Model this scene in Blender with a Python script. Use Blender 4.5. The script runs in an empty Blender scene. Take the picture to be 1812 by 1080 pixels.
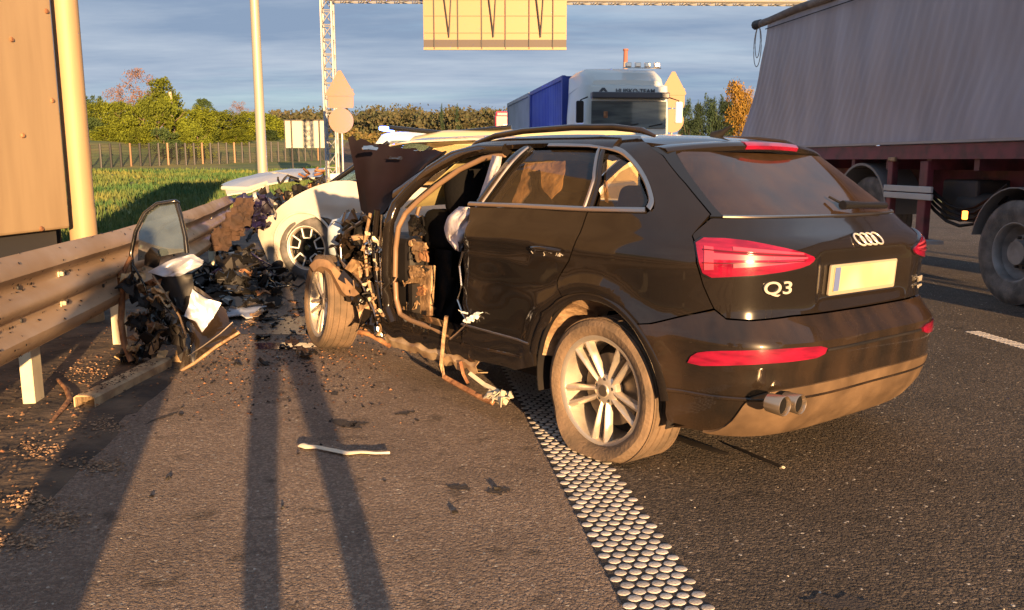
import bpy, bmesh, math, random
import numpy as np
from mathutils import Vector, Matrix, noise
from mathutils.geometry import delaunay_2d_cdt
R = math.radians
random.seed(7)
S = bpy.context.scene
COL = S.collection
# ---------------------------------------------------------------- camera, sky, sun, exposure
F_PX, HY, CAMH = 1500.0, 285.0, 1.38
PITCH = math.atan((540 - HY) / F_PX)
cam_d = bpy.data.cameras.new('camera'); cam = bpy.data.objects.new('camera', cam_d); COL.objects.link(cam)
cam.location = (0, 0, CAMH); cam.rotation_euler = (math.pi / 2 - PITCH, 0, 0)
cam_d.sensor_width = 36; cam_d.lens = F_PX / 1812 * 36; cam_d.clip_end = 3000; cam_d.clip_start = 0.05
S.camera = cam
SUN_EL = R(7.0); SUN_AZ = R(16.6)          # light travels 16.6 deg left of +Y
w = bpy.data.worlds.new("World"); S.world = w; w.use_nodes = True
nt = w.node_tree; nt.nodes.clear()
out = nt.nodes.new('ShaderNodeOutputWorld'); bg = nt.nodes.new('ShaderNodeBackground'); nt.links.new(bg.outputs[0], out.inputs[0])
sky = nt.nodes.new('ShaderNodeTexSky'); sky.sky_type = 'NISHITA'; sky.sun_disc = False
sky.sun_elevation = SUN_EL; sky.sun_rotation = R(180) - SUN_AZ; sky.air_density = 1.0; sky.dust_density = 0.6; sky.ozone_density = 2.5
bg.inputs['Strength'].default_value = 0.11
tc = nt.nodes.new('ShaderNodeTexCoord'); sep = nt.nodes.new('ShaderNodeSeparateXYZ'); nt.links.new(tc.outputs['Generated'], sep.inputs[0])
mxz = nt.nodes.new('ShaderNodeMath'); mxz.operation = 'MAXIMUM'; mxz.inputs[1].default_value = 0.0; nt.links.new(sep.outputs['Z'], mxz.inputs[0])
ad = nt.nodes.new('ShaderNodeMath'); ad.operation = 'ADD'; ad.inputs[1].default_value = 0.09; nt.links.new(mxz.outputs[0], ad.inputs[0])
dv = nt.nodes.new('ShaderNodeVectorMath'); dv.operation = 'DIVIDE'; cmb = nt.nodes.new('ShaderNodeCombineXYZ')
for i in range(3): nt.links.new(ad.outputs[0], cmb.inputs[i])
nt.links.new(tc.outputs['Generated'], dv.inputs[0]); nt.links.new(cmb.outputs[0], dv.inputs[1])
def wnoise(scale, det, lo, hi):
    mp = nt.nodes.new('ShaderNodeMapping'); mp.inputs['Scale'].default_value = scale; mp.inputs['Rotation'].default_value = (0, 0, 0.12)
    nt.links.new(dv.outputs[0], mp.inputs[0])
    n = nt.nodes.new('ShaderNodeTexNoise'); n.inputs['Scale'].default_value = 1; n.inputs['Detail'].default_value = det; n.inputs['Roughness'].default_value = .6
    nt.links.new(mp.outputs[0], n.inputs['Vector'])
    m = nt.nodes.new('ShaderNodeMapRange'); m.inputs[1].default_value = lo; m.inputs[2].default_value = hi; nt.links.new(n.outputs[0], m.inputs[0]); return m
c1 = wnoise((.30, .75, .5), 7, .18, .5); c2 = wnoise((.55, 1.3, 1), 8, .40, .74)
mixA = nt.nodes.new('ShaderNodeMix'); mixA.data_type = 'RGBA'; nt.links.new(sky.outputs[0], mixA.inputs['A'])
mixA.inputs['B'].default_value = (0.74, 1.0, 1.42, 1)          # grey-blue deck of cloud
f1 = nt.nodes.new('ShaderNodeMath'); f1.operation = 'MULTIPLY'; f1.operation = 'MULTIPLY_ADD'; f1.inputs[1].default_value = .30; f1.inputs[2].default_value = .70; nt.links.new(c1.outputs[0], f1.inputs[0]); nt.links.new(f1.outputs[0], mixA.inputs['Factor'])
mixB = nt.nodes.new('ShaderNodeMix'); mixB.data_type = 'RGBA'; nt.links.new(mixA.outputs['Result'], mixB.inputs['A'])
mixB.inputs['B'].default_value = (1.75, 1.95, 2.2, 1)
f2 = nt.nodes.new('ShaderNodeMath'); f2.operation = 'MULTIPLY'; f2.inputs[1].default_value = .7; nt.links.new(c2.outputs[0], f2.inputs[0]); nt.links.new(f2.outputs[0], mixB.inputs['Factor'])
nt.links.new(mixB.outputs['Result'], bg.inputs['Color'])
sun_d = bpy.data.lights.new('sun', 'SUN'); sun = bpy.data.objects.new('sun', sun_d); COL.objects.link(sun)
sun_d.energy = 5.0; sun_d.angle = R(0.53); sun_d.color = (1.0, 0.60, 0.27)
trav = Vector((-math.sin(SUN_AZ) * math.cos(SUN_EL), math.cos(SUN_AZ) * math.cos(SUN_EL), -math.sin(SUN_EL)))
sun.rotation_euler = trav.to_track_quat('-Z', 'Y').to_euler()
S.view_settings.view_transform = 'Standard'; S.view_settings.look = 'None'; S.view_settings.gamma = 1
S.view_settings.exposure = 1.75
# ---------------------------------------------------------------- helpers
def ray(px, py):
    u = (px - 906) / F_PX; v = (540 - py) / F_PX
    return Vector((u, math.cos(PITCH) + v * math.sin(PITCH), -math.sin(PITCH) + v * math.cos(PITCH)))
O = Vector((0, 0, CAMH))
def gnd(px, py, z=0.0):
    d = ray(px, py); return O + d * ((z - CAMH) / d.z)
def dep(px, py, D):
    d = ray(px, py); return O + d * (D / d.y)
def on_plane(M, px, py, ax, val):
    Mi = M.inverted(); o = Mi @ O; d = Mi.to_3x3() @ ray(px, py)
    return o + d * ((val - o[ax]) / d[ax])
def interp(z, tab):
    return float(np.interp(z, [t[0] for t in tab], [t[1] for t in tab]))
class MB:
    def __init__(s): s.v = []; s.f = []
    def add(s, vs, fs):
        n = len(s.v); s.v += [tuple(v) for v in vs]; s.f += [tuple(i + n for i in f) for f in fs]; return s
    def box(s, c, size, rot=None, taper=1.0):
        x, y, z = [a / 2 for a in size]; q = []
        for dz in (-1, 1):
            k = 1 if dz < 0 else taper
            for dx, dy in ((-1, -1), (1, -1), (1, 1), (-1, 1)):
                p = Vector((dx * x * k, dy * y * k, dz * z))
                if rot is not None: p = rot @ p
                q.append(p + Vector(c))
        return s.add(q, [(3, 2, 1, 0), (4, 5, 6, 7), (0, 1, 5, 4), (1, 2, 6, 5), (2, 3, 7, 6), (3, 0, 4, 7)])
    def tube(s, pts, r, n=8, cap=True):
        pts = [Vector(p) for p in pts]; rs = r if isinstance(r, (list, tuple)) else [r] * len(pts); vs = []; fs = []
        up = Vector((0, 0, 1))
        for i, p in enumerate(pts):
            t = (pts[min(i + 1, len(pts) - 1)] - pts[max(i - 1, 0)]).normalized()
            a = t.cross(up)
            if a.length < .05: a = t.cross(Vector((1, 0, 0)))
            a.normalize(); b = t.cross(a)
            for k in range(n):
                an = 2 * math.pi * k / n; vs.append(p + (a * math.cos(an) + b * math.sin(an)) * rs[i])
        for i in range(len(pts) - 1):
            for k in range(n):
                fs.append((i * n + k, i * n + (k + 1) % n, (i + 1) * n + (k + 1) % n, (i + 1) * n + k))
        if cap: fs.append(tuple(range(n - 1, -1, -1))); fs.append(tuple((len(pts) - 1) * n + k for k in range(n)))
        return s.add(vs, fs)
    def lathe(s, prof, n=48, axis='y', c=(0, 0, 0)):   # prof: (r, a) closed loop if first==last
        vs = []; fs = []; m = len(prof)
        for k in range(n):
            an = 2 * math.pi * k / n; ca, sa = math.cos(an), math.sin(an)
            for r, a in prof:
                p = (r * ca, a, r * sa) if axis == 'y' else (r * ca, r * sa, a)
                vs.append(Vector(p) + Vector(c))
        for k in range(n):
            k2 = (k + 1) % n
            for i in range(m - 1): fs.append((k * m + i, k * m + i + 1, k2 * m + i + 1, k2 * m + i))
        return s.add(vs, fs)
    def prism(s, poly, t, M):      # 2D polygon (a,b) extruded along local z by t, placed with M
        n = len(poly); vs = [M @ Vector((a, b, 0)) for a, b in poly] + [M @ Vector((a, b, t)) for a, b in poly]
        return s.add(vs, [tuple(range(n - 1, -1, -1)), tuple(range(n, 2 * n))] + [(i, (i + 1) % n, n + (i + 1) % n, n + i) for i in range(n)])
    def sheet(s, grid, t):         # grid[i][j] of Vectors, thickness t
        a, b = len(grid), len(grid[0]); g = [[Vector(p) for p in r] for r in grid]; top = []; bot = []
        for i in range(a):
            for j in range(b):
                du = g[min(i + 1, a - 1)][j] - g[max(i - 1, 0)][j]; dv_ = g[i][min(j + 1, b - 1)] - g[i][max(j - 1, 0)]
                nn = du.cross(dv_)
                if nn.length > 0: nn.normalize()
                top.append(g[i][j] + nn * t / 2); bot.append(g[i][j] - nn * t / 2)
        N = a * b; fs = []
        for i in range(a - 1):
            for j in range(b - 1):
                q = (i * b + j, i * b + j + 1, (i + 1) * b + j + 1, (i + 1) * b + j)
                fs.append(tuple(reversed(q))); fs.append(tuple(N + k for k in q))
        def edge(p, q): fs.append((p, q, q + N, p + N))
        for i in range(a - 1): edge(i * b, (i + 1) * b); edge((i + 1) * b + b - 1, i * b + b - 1)
        for j in range(b - 1): edge(j + 1, j); edge((a - 1) * b + j, (a - 1) * b + j + 1)
        return s.add(top + bot, fs)
    def build(s, name, mat, parent=None, smooth=35, bevel=0, seg=2, fix=True, sub=0):
        me = bpy.data.meshes.new(name); me.from_pydata(s.v, [], s.f)
        if fix:
            bm = bmesh.new(); bm.from_mesh(me)
            if bevel: bmesh.ops.bevel(bm, geom=[e for e in bm.edges if e.calc_face_angle(0) > .6], offset=bevel, segments=seg, profile=.5, affect='EDGES')
            bmesh.ops.recalc_face_normals(bm, faces=bm.faces[:]); bm.to_mesh(me); bm.free()
        if smooth:
            me.polygons.foreach_set('use_smooth', [True] * len(me.polygons)); me.set_sharp_from_angle(angle=R(smooth))
        return link(name, me, mat, parent)
def link(name, me, mat, parent=None):
    o = bpy.data.objects.new(name, me); COL.objects.link(o)
    if mat: (me.materials.append(mat) if not len(me.materials) else None)
    if parent is not None: o.parent = parent
    return o
def tag(o, label=None, cat=None, group=None, kind=None):
    if label: o['label'] = label
    if cat: o['category'] = cat
    if group: o['group'] = group
    if kind: o['kind'] = kind
    return o
def thing(name, label, cat, loc=(0, 0, 0), rz=0.0, group=None):
    o = bpy.data.objects.new(name, None); COL.objects.link(o); o.location = loc; o.rotation_euler = (0, 0, rz); o.empty_display_size = .2
    return tag(o, label, cat, group)
def struct(o): o['kind'] = 'structure'; return o
def kids(o): return [c for c in bpy.data.objects if c.parent == o]
def copy_tree(o, parent=None):
    c = o.copy(); COL.objects.link(c); c.parent = parent
    for ch in kids(o): copy_tree(ch, c)
    return c
def chaikin(p, n=1, closed=True):
    for _ in range(n):
        q = []
        for i in range(len(p)):
            a = p[i]; b = p[(i + 1) % len(p)]
            q += [(a[0] * .75 + b[0] * .25, a[1] * .75 + b[1] * .25), (a[0] * .25 + b[0] * .75, a[1] * .25 + b[1] * .75)]
        p = q
    return p
# ---------------------------------------------------------------- materials
def mat(name, col, rough=.6, metal=0, col2=None, nscale=4, ndet=4, lo=.4, hi=.65, bump=0, bscale=40, coat=0, spec=.5, dust=None, dustamt=.3, dscale=3, alpha=None, stretch=None, rvar=0, objrand=0, coord='Object'):
    m = bpy.data.materials.new(name); m.use_nodes = True; t = m.node_tree; b = t.nodes['Principled BSDF']
    b.inputs['Base Color'].default_value = (*col, 1); b.inputs['Roughness'].default_value = rough; b.inputs['Metallic'].default_value = metal
    b.inputs['Coat Weight'].default_value = coat; b.inputs['Coat Roughness'].default_value = .04; b.inputs['Specular IOR Level'].default_value = spec
    tcn = t.nodes.new('ShaderNodeTexCoord'); src = tcn.outputs[coord]
    if stretch:
        mp = t.nodes.new('ShaderNodeMapping'); mp.inputs['Scale'].default_value = stretch; t.links.new(src, mp.inputs[0]); src = mp.outputs[0]
    def nz(scale, det, a, c):
        n = t.nodes.new('ShaderNodeTexNoise'); n.inputs['Scale'].default_value = scale; n.inputs['Detail'].default_value = det; t.links.new(src, n.inputs['Vector'])
        r = t.nodes.new('ShaderNodeMapRange'); r.inputs[1].default_value = a; r.inputs[2].default_value = c; t.links.new(n.outputs[0], r.inputs[0]); return r.outputs[0]
    cur = None
    def mix(fac, A, B):
        x = t.nodes.new('ShaderNodeMix'); x.data_type = 'RGBA'; t.links.new(fac, x.inputs['Factor'])
        if isinstance(A, tuple): x.inputs['A'].default_value = (*A, 1)
        else: t.links.new(A, x.inputs['A'])
        x.inputs['B'].default_value = (*B, 1); return x.outputs['Result']
    if col2: cur = mix(nz(nscale, ndet, lo, hi), col, col2)
    if dust:
        fd = nz(dscale, 6, .35, .75); mu = t.nodes.new('ShaderNodeMath'); mu.operation = 'MULTIPLY'; mu.inputs[1].default_value = dustamt; t.links.new(fd, mu.inputs[0])
        cur = mix(mu.outputs[0], cur if cur else col, dust)
        ra = t.nodes.new('ShaderNodeMath'); ra.operation = 'MULTIPLY_ADD'; ra.inputs[1].default_value = .9; ra.inputs[2].default_value = rough; ra.use_clamp = True; t.links.new(mu.outputs[0], ra.inputs[0]); t.links.new(ra.outputs[0], b.inputs['Roughness'])
    if objrand:
        oi = t.nodes.new('ShaderNodeObjectInfo'); hs = t.nodes.new('ShaderNodeHueSaturation'); r = t.nodes.new('ShaderNodeMapRange'); r.inputs[3].default_value = 1 - objrand; r.inputs[4].default_value = 1 + objrand
        t.links.new(oi.outputs['Random'], r.inputs[0]); t.links.new(r.outputs[0], hs.inputs['Value'])
        if cur: t.links.new(cur, hs.inputs['Color'])
        else: hs.inputs['Color'].default_value = (*col, 1)
        cur = hs.outputs[0]
    if cur: t.links.new(cur, b.inputs['Base Color'])
    if bump:
        n = t.nodes.new('ShaderNodeTexNoise'); n.inputs['Scale'].default_value = bscale; n.inputs['Detail'].default_value = 5; t.links.new(src, n.inputs['Vector'])
        bp_ = t.nodes.new('ShaderNodeBump'); bp_.inputs['Strength'].default_value = bump; bp_.inputs['Distance'].default_value = .02; t.links.new(n.outputs[0], bp_.inputs['Height']); t.links.new(bp_.outputs[0], b.inputs['Normal'])
    if alpha is not None: b.inputs['Alpha'].default_value = alpha
    return m
def emis(name, col, st):
    m = bpy.data.materials.new(name); m.use_nodes = True; b = m.node_tree.nodes['Principled BSDF']; b.inputs['Base Color'].default_value = (*col, 1)
    b.inputs['Emission Color'].default_value = (*col, 1); b.inputs['Emission Strength'].default_value = st; return m
def glass(name, tint, fac=.12, rough=.02, dirt_glow=0.0, dirt_glow_col=(.2, .15, .1)):
    m = bpy.data.materials.new(name); m.use_nodes = True; t = m.node_tree; t.nodes.clear()
    o = t.nodes.new('ShaderNodeOutputMaterial'); tr = t.nodes.new('ShaderNodeBsdfTransparent'); tr.inputs[0].default_value = (*tint, 1)
    gl = t.nodes.new('ShaderNodeBsdfGlossy'); gl.inputs['Roughness'].default_value = rough; fr = t.nodes.new('ShaderNodeFresnel'); fr.inputs[0].default_value = 1.45
    mx = t.nodes.new('ShaderNodeMixShader'); a = t.nodes.new('ShaderNodeMath'); a.operation = 'ADD'; a.inputs[1].default_value = fac * .3; a.use_clamp = True
    geo = t.nodes.new('ShaderNodeNewGeometry'); nb_ = t.nodes.new('ShaderNodeMath'); nb_.operation = 'SUBTRACT'; nb_.inputs[0].default_value = 1; t.links.new(geo.outputs['Backfacing'], nb_.inputs[1])
    mb_ = t.nodes.new('ShaderNodeMath'); mb_.operation = 'MULTIPLY'; t.links.new(a.outputs[0], mb_.inputs[0]); t.links.new(nb_.outputs[0], mb_.inputs[1])      # the inner face of a pane adds no second mirror
    t.links.new(fr.outputs[0], a.inputs[0]); t.links.new(mb_.outputs[0], mx.inputs[0]); t.links.new(tr.outputs[0], mx.inputs[1]); t.links.new(gl.outputs[0], mx.inputs[2]); cur = mx.outputs[0]
    if dirt_glow:
        df = t.nodes.new('ShaderNodeBsdfDiffuse'); df.inputs[0].default_value = (*dirt_glow_col, 1); tcn = t.nodes.new('ShaderNodeTexCoord'); n = t.nodes.new('ShaderNodeTexNoise'); n.inputs['Scale'].default_value = 5; n.inputs['Detail'].default_value = 7
        t.links.new(tcn.outputs['Object'], n.inputs['Vector']); r = t.nodes.new('ShaderNodeMapRange'); r.inputs[1].default_value = .3; r.inputs[2].default_value = .8; r.inputs[3].default_value = dirt_glow * .5; r.inputs[4].default_value = dirt_glow * 1.6; t.links.new(n.outputs[0], r.inputs[0])
        m2 = t.nodes.new('ShaderNodeMixShader'); t.links.new(r.outputs[0], m2.inputs[0]); t.links.new(cur, m2.inputs[1]); t.links.new(df.outputs[0], m2.inputs[2]); cur = m2.outputs[0]
    t.links.new(cur, o.inputs[0]); return m
def asphalt(name, base, hi_, lo_, bst, bdist, wear=True):
    m = bpy.data.materials.new(name); m.use_nodes = True; t = m.node_tree; b = t.nodes['Principled BSDF']; b.inputs['Roughness'].default_value = .8
    b.inputs['Specular IOR Level'].default_value = .35
    g = t.nodes.new('ShaderNodeNewGeometry'); pos = g.outputs['Position']
    def vor(sc, feat='F1'):
        n = t.nodes.new('ShaderNodeTexVoronoi'); n.inputs['Scale'].default_value = sc; n.feature = feat; t.links.new(pos, n.inputs['Vector']); return n
    def noi(sc, det, a, c):
        n = t.nodes.new('ShaderNodeTexNoise'); n.inputs['Scale'].default_value = sc; n.inputs['Detail'].default_value = det; t.links.new(pos, n.inputs['Vector'])
        r = t.nodes.new('ShaderNodeMapRange'); r.inputs[1].default_value = a; r.inputs[2].default_value = c; t.links.new(n.outputs[0], r.inputs[0]); return r.outputs[0]
    def mixc(f, A, B, mode='MIX', k=None):
        x = t.nodes.new('ShaderNodeMix'); x.data_type = 'RGBA'; x.blend_type = mode
        if k is not None:
            mu = t.nodes.new('ShaderNodeMath'); mu.operation = 'MULTIPLY'; mu.inputs[1].default_value = k; t.links.new(f, mu.inputs[0]); f = mu.outputs[0]
        t.links.new(f, x.inputs['Factor'])
        for nm, c in (('A', A), ('B', B)):
            if isinstance(c, tuple): x.inputs[nm].default_value = (*c, 1)
            else: t.links.new(c, x.inputs[nm])
        return x.outputs['Result']
    v1 = vor(95); v2 = vor(210)
    sc = t.nodes.new('ShaderNodeSeparateColor'); t.links.new(v1.outputs['Color'], sc.inputs[0])
    r1 = t.nodes.new('ShaderNodeMapRange'); r1.inputs[1].default_value = .45; r1.inputs[2].default_value = 1.0; t.links.new(sc.outputs[0], r1.inputs[0])
    c = mixc(r1.outputs[0], base, hi_, k=.8)
    c = mixc(noi(1.3, 6, .45, .75), c, lo_, k=.6)
    c = mixc(noi(.35, 3, .45, .7), c, lo_, k=.35)
    c = mixc(noi(5.5, 5, .60, .70), c, tuple(q * .4 for q in lo_), k=.55)
    r3 = t.nodes.new('ShaderNodeMapRange'); r3.inputs[1].default_value = .991; r3.inputs[2].default_value = .998; t.links.new(sc.outputs[1], r3.inputs[0])
    c = mixc(r3.outputs[0], c, (.6, .56, .5))
    t.links.new(c, b.inputs['Base Color'])
    h1 = t.nodes.new('ShaderNodeMath'); h1.operation = 'MULTIPLY_ADD'; h1.inputs[1].default_value = -1.0; h1.inputs[2].default_value = 1; t.links.new(v1.outputs['Distance'], h1.inputs[0])
    h2 = t.nodes.new('ShaderNodeMath'); h2.operation = 'MULTIPLY_ADD'; h2.inputs[1].default_value = -.5; t.links.new(v2.outputs['Distance'], h2.inputs[0]); t.links.new(h1.outputs[0], h2.inputs[2])
    h3 = t.nodes.new('ShaderNodeMath'); h3.operation = 'MULTIPLY_ADD'; h3.inputs[1].default_value = 1.9; t.links.new(noi(45, 4, 0, 1), h3.inputs[0]); t.links.new(h2.outputs[0], h3.inputs[2])
    bu = t.nodes.new('ShaderNodeBump'); bu.inputs['Strength'].default_value = bst; bu.inputs['Distance'].default_value = bdist; t.links.new(h3.outputs[0], bu.inputs['Height']); t.links.new(bu.outputs[0], b.inputs['Normal'])
    return m
M_SHOULDER = asphalt('shoulder_asphalt', (.265, .20, .162), (.52, .41, .33), (.12, .092, .078), 1.0, .02)
M_LANE = asphalt('lane_asphalt', (.072, .06, .053), (.25, .195, .15), (.04, .034, .03), 1.0, .014)
M_PAINT = mat('black_car_paint', (.010, .0085, .008), .14, 0, coat=1.0, dust=(.10, .06, .035), dustamt=.07, dscale=2.2, spec=.08)
M_PAINTLOW = mat('dusty_lower_paint', (.010, .008, .007), .2, 0, coat=1.0, spec=.1, dust=(.14, .08, .042), dustamt=.20, dscale=3.5, stretch=(1, 1.6, .6))
M_BLACK = mat('matte_black_plastic', (.010, .0095, .011), .5, spec=.3, dust=(.05, .035, .025), dustamt=.25)
M_BLACKSH = mat('gloss_black_plastic', (.01, .01, .011), .18, coat=.5)
M_CHROME = mat('chrome', (.75, .70, .64), .16, 1)
M_TIP = mat('warm_polished_steel', (.50, .40, .30), .3, .9)
M_BADGE = mat('bright_badge', (.80, .74, .66), .25, .6)
M_TRIM = mat('satin_window_trim', (.50, .44, .40), .3, 1)
M_TYRE = mat('tyre_rubber', (.17, .115, .075), .85, col2=(.09, .065, .045), nscale=6, bump=.3, bscale=60)
M_TYREG = mat('grey_tyre_rubber', (.07, .07, .072), .85, col2=(.16, .15, .15), nscale=7, bump=.3, bscale=60)
M_RIM = mat('silver_alloy', (.66, .60, .52), .34, .75, dust=(.25, .16, .09), dustamt=.45, dscale=14)
M_DISC = mat('brake_disc', (.20, .17, .14), .4, .8)
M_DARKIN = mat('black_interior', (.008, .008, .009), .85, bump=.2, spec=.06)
M_TRIMIN = mat('tan_inner_metal', (.36, .24, .14), .55, .2, col2=(.16, .10, .06), nscale=14, bump=.6, bscale=30)
M_AIRBAG = mat('lilac_grey_airbag_cloth', (.50, .47, .52), .85, bump=.5, bscale=18)
M_BEIGE = mat('beige_airbag_cloth', (.62, .42, .22), .85, col2=(.25, .16, .09), nscale=9, bump=.8, bscale=22)
M_RED = mat('red_lamp_lens', (.24, .006, .03), .12, coat=1, col2=(.13, .004, .02), nscale=9, stretch=(1, 1, 5))
M_DRED = mat('dark_red_rib', (.07, .004, .01), .3)
M_REDL = mat('pale_red_lamp_strip', (.42, .045, .08), .25, coat=1)
M_GLASS = glass('tinted_side_glass', (.78, .73, .66), .15, .02, dirt_glow=.04)
M_GLASSR = glass('dusty_rear_glass', (.28, .25, .22), .35, .04, dirt_glow=.13, dirt_glow_col=(.20, .12, .07))
M_GLASSC = glass('clear_glass', (.75, .8, .82), .2)
M_CRACK = glass('cracked_windscreen', (.6, .6, .5), .3, .15, dirt_glow=.75, dirt_glow_col=(.5, .42, .20))  # light coming through the cracks is put into this yellow film colour
M_RAIL = mat('galvanised_rail_steel', (.46, .33, .22), .5, .3, col2=(.36, .25, .16), nscale=1.5, dust=(.30, .19, .11), dustamt=.3, dscale=3, bump=.06, bscale=25)
M_POST = mat('galvanised_post', (.62, .56, .42), .5, .2, col2=(.5, .45, .34), nscale=6)
M_RUST = mat('rusty_steel', (.20, .09, .045), .8, .2, col2=(.38, .20, .10), nscale=12, bump=.6, bscale=30)
M_STEELPANEL = mat('weathered_light_steel_panel', (.40, .29, .17), .6, .1, col2=(.30, .21, .12), stretch=(3, 3, .35), nscale=1.2, bump=.05)
M_WHITE = mat('white_car_paint', (.52, .50, .46), .3, coat=.8, dust=(.3, .2, .12), dustamt=.25)
M_WHITEP = mat('white_plastic', (.72, .72, .72), .5)
M_DIRT = mat('dark_verge_soil', (.04, .03, .025), .95, col2=(.12, .085, .06), nscale=3.5, ndet=8, bump=1.0, bscale=14)
M_SHEET = mat('torn_inner_panel_white', (.55, .58, .66), .35, .3, col2=(.30, .32, .38), nscale=5)
M_YELLOWV = mat('cream_yellow_van_paint', (.55, .48, .26), .35, coat=.6)
M_CURTAIN = mat('grey_tarpaulin', (.35, .345, .42), .65, col2=(.25, .25, .31), nscale=1.6, ndet=7, lo=.35, hi=.7, bump=.15, bscale=9, stretch=(1.4, 1, .22), dust=(.42, .36, .36), dustamt=.3, dscale=2)
M_NAVY = mat('dark_navy_plastic', (.012, .010, .05), .35, coat=.5, col2=(.012, .01, .02), nscale=6, lo=.45, hi=.6)
M_CHASSIS = mat('dark_red_chassis', (.15, .028, .045), .6, col2=(.06, .02, .03), nscale=5)
M_BLUE = mat('blue_container_paint', (.022, .05, .30), .5, col2=(.05, .09, .36), nscale=1.0, ndet=3)
M_GREY = mat('pale_grey_container', (.40, .42, .45), .6, col2=(.32, .34, .36), nscale=1)
M_CABW = mat('white_cab_paint', (.58, .62, .62), .35, coat=.5)
M_ZINC = mat('zinc_lattice', (.42, .42, .40), .5, .5)
M_SIGNB = mat('sign_back_aluminium', (.24, .145, .085), .6, .1)
M_BOARD = mat('board_back_panel', (.28, .18, .095), .55, .1)
M_POLE = mat('lamp_post_galvanised', (.36, .33, .25), .5, .3)
M_DARKST = mat('dark_steel', (.05, .05, .055), .6, .3)
# ---------------------------------------------------------------- road frame
RA = math.atan(206 / 1521.5)                  # road runs 7.7 deg left of +Y
rd = Vector((-math.sin(RA), math.cos(RA), 0)); rl = Vector((-math.cos(RA), -math.sin(RA), 0))
ROT = R(90) + RA                              # local x along road, local y to the left
RM = Matrix.Translation((0, 0, 0)) @ Matrix.Rotation(ROT, 4, 'Z')
def road(x, y, z=0): return RM @ Vector((x, y, z))
def rinv(p): return RM.inverted() @ p
def quad_sheet(name, y0, y1, x0, x1, z, m, nx=1):
    vs = []; fs = []
    for i in range(nx + 1):
        x = x0 + (x1 - x0) * i / nx; vs += [road(x, y0, z), road(x, y1, z)]
    for i in range(nx): fs.append((2 * i, 2 * i + 1, 2 * i + 3, 2 * i + 2))
    me = bpy.data.meshes.new(name); me.from_pydata(vs, [], fs); o = link(name, me, m); struct(o)
    if o.data.polygons[0].normal.z < 0: o.data.flip_normals()
    return o
yl = rinv(gnd(1110, 1080)).y; yr = rinv(gnd(1262, 1080)).y     # rumble line edges (road frame)
LINEC = (yl + yr) / 2; LW = abs(yl - yr)
quad_sheet('road', -18, LINEC, -40, 600, 0.0, M_LANE)
quad_sheet('hard_shoulder', LINEC, 1.56, -40, 600, 0.0, M_SHOULDER)
quad_sheet('edge_line_base', LINEC - LW / 2 - .005, LINEC + LW / 2 + .005, -3, 250, .004, mat('worn_line_base', (.035, .03, .028), .8, bump=.5, bscale=120))
# ground left with terrain
F0X = dep(160, 285, 56).x; _v = Vector((dep(585, 285, 74).x - F0X, 18)); _v.normalize(); FDX, FDY = _v
def terr(x, y):           # road-frame height of verge and field
    d = y - 2.32
    k_ = max(0, min(1, (y - 1.36) / .13)); h = -.03 + k_ * (.042 + .020 * noise.noise(Vector((x * 2.3, y * 2.3, 0))) + .012 * noise.noise(Vector((x * 7, y * 7, 4))))
    if d > 1.6: h += -.25 * min(1, (d - 1.6) / 3)
    far = max(0, min(1, (math.hypot(x, y) - 18) / 45)); h += far * 1.1
    far2 = max(0, (math.hypot(x, y) - 62) / 30); h += min(2.2, far2 * 1.3) * min(1, max(0, y / 8))
    p = road(x, y); sd = -((p.x - F0X) * FDY - (p.y - 56) * FDX); h += 1.5 * max(0, min(1, (sd - .5) / 7)) * (1 if p.y > 40 else 0)
    if y > 5: h += .12 * noise.noise(Vector((x * .15, y * .15, 3)))
    return h
gs = [1.34 + .06 * i for i in range(32)] + [3.3 + .12 * i for i in range(12)] + [4.9, 5.4, 6, 7, 8, 9.5, 11, 13, 15] + [15 + 2 * i for i in range(1, 30)] + [80, 110, 170, 300, 600]
xs = [-40, -20, -10, -4] + [-2 + .2 * i for i in range(75)] + [13.5 + i for i in range(20)] + [35 + 2 * i for i in range(28)] + [92, 97, 102, 120, 150, 200, 300, 450, 700]
vs = [road(x, y, terr(x, y)) for x in xs for y in gs]; n = len(gs)
nd = gs.index(4.9)
fs_d = [(i * n + j, i * n + j + 1, (i + 1) * n + j + 1, (i + 1) * n + j) for i in range(len(xs) - 1) for j in range(nd)]
fs_g = [(i * n + j, i * n + j + 1, (i + 1) * n + j + 1, (i + 1) * n + j) for i in range(len(xs) - 1) for j in range(nd, n - 1)]
M_FIELD = mat('field_grass_soil', (.055, .10, .025), .95, col2=(.16, .15, .045), nscale=.35, ndet=7, bump=1, bscale=5, coord='Object')
for nm, ff, mm in (('verge_soil', fs_d, M_DIRT), ('field', fs_g, M_FIELD)):
    me = bpy.data.meshes.new(nm); me.from_pydata(vs, [], ff); me.polygons.foreach_set('use_smooth', [True] * len(ff)); o = struct(link(nm, me, mm))
    if me.polygons[0].normal.z < 0: me.flip_normals()
quad_sheet('ground', -700, -17.9, -60, 900, -.05, M_FIELD)
quad_sheet('far_ground', -700, 700, 590, 1500, -.06, M_FIELD)
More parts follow.
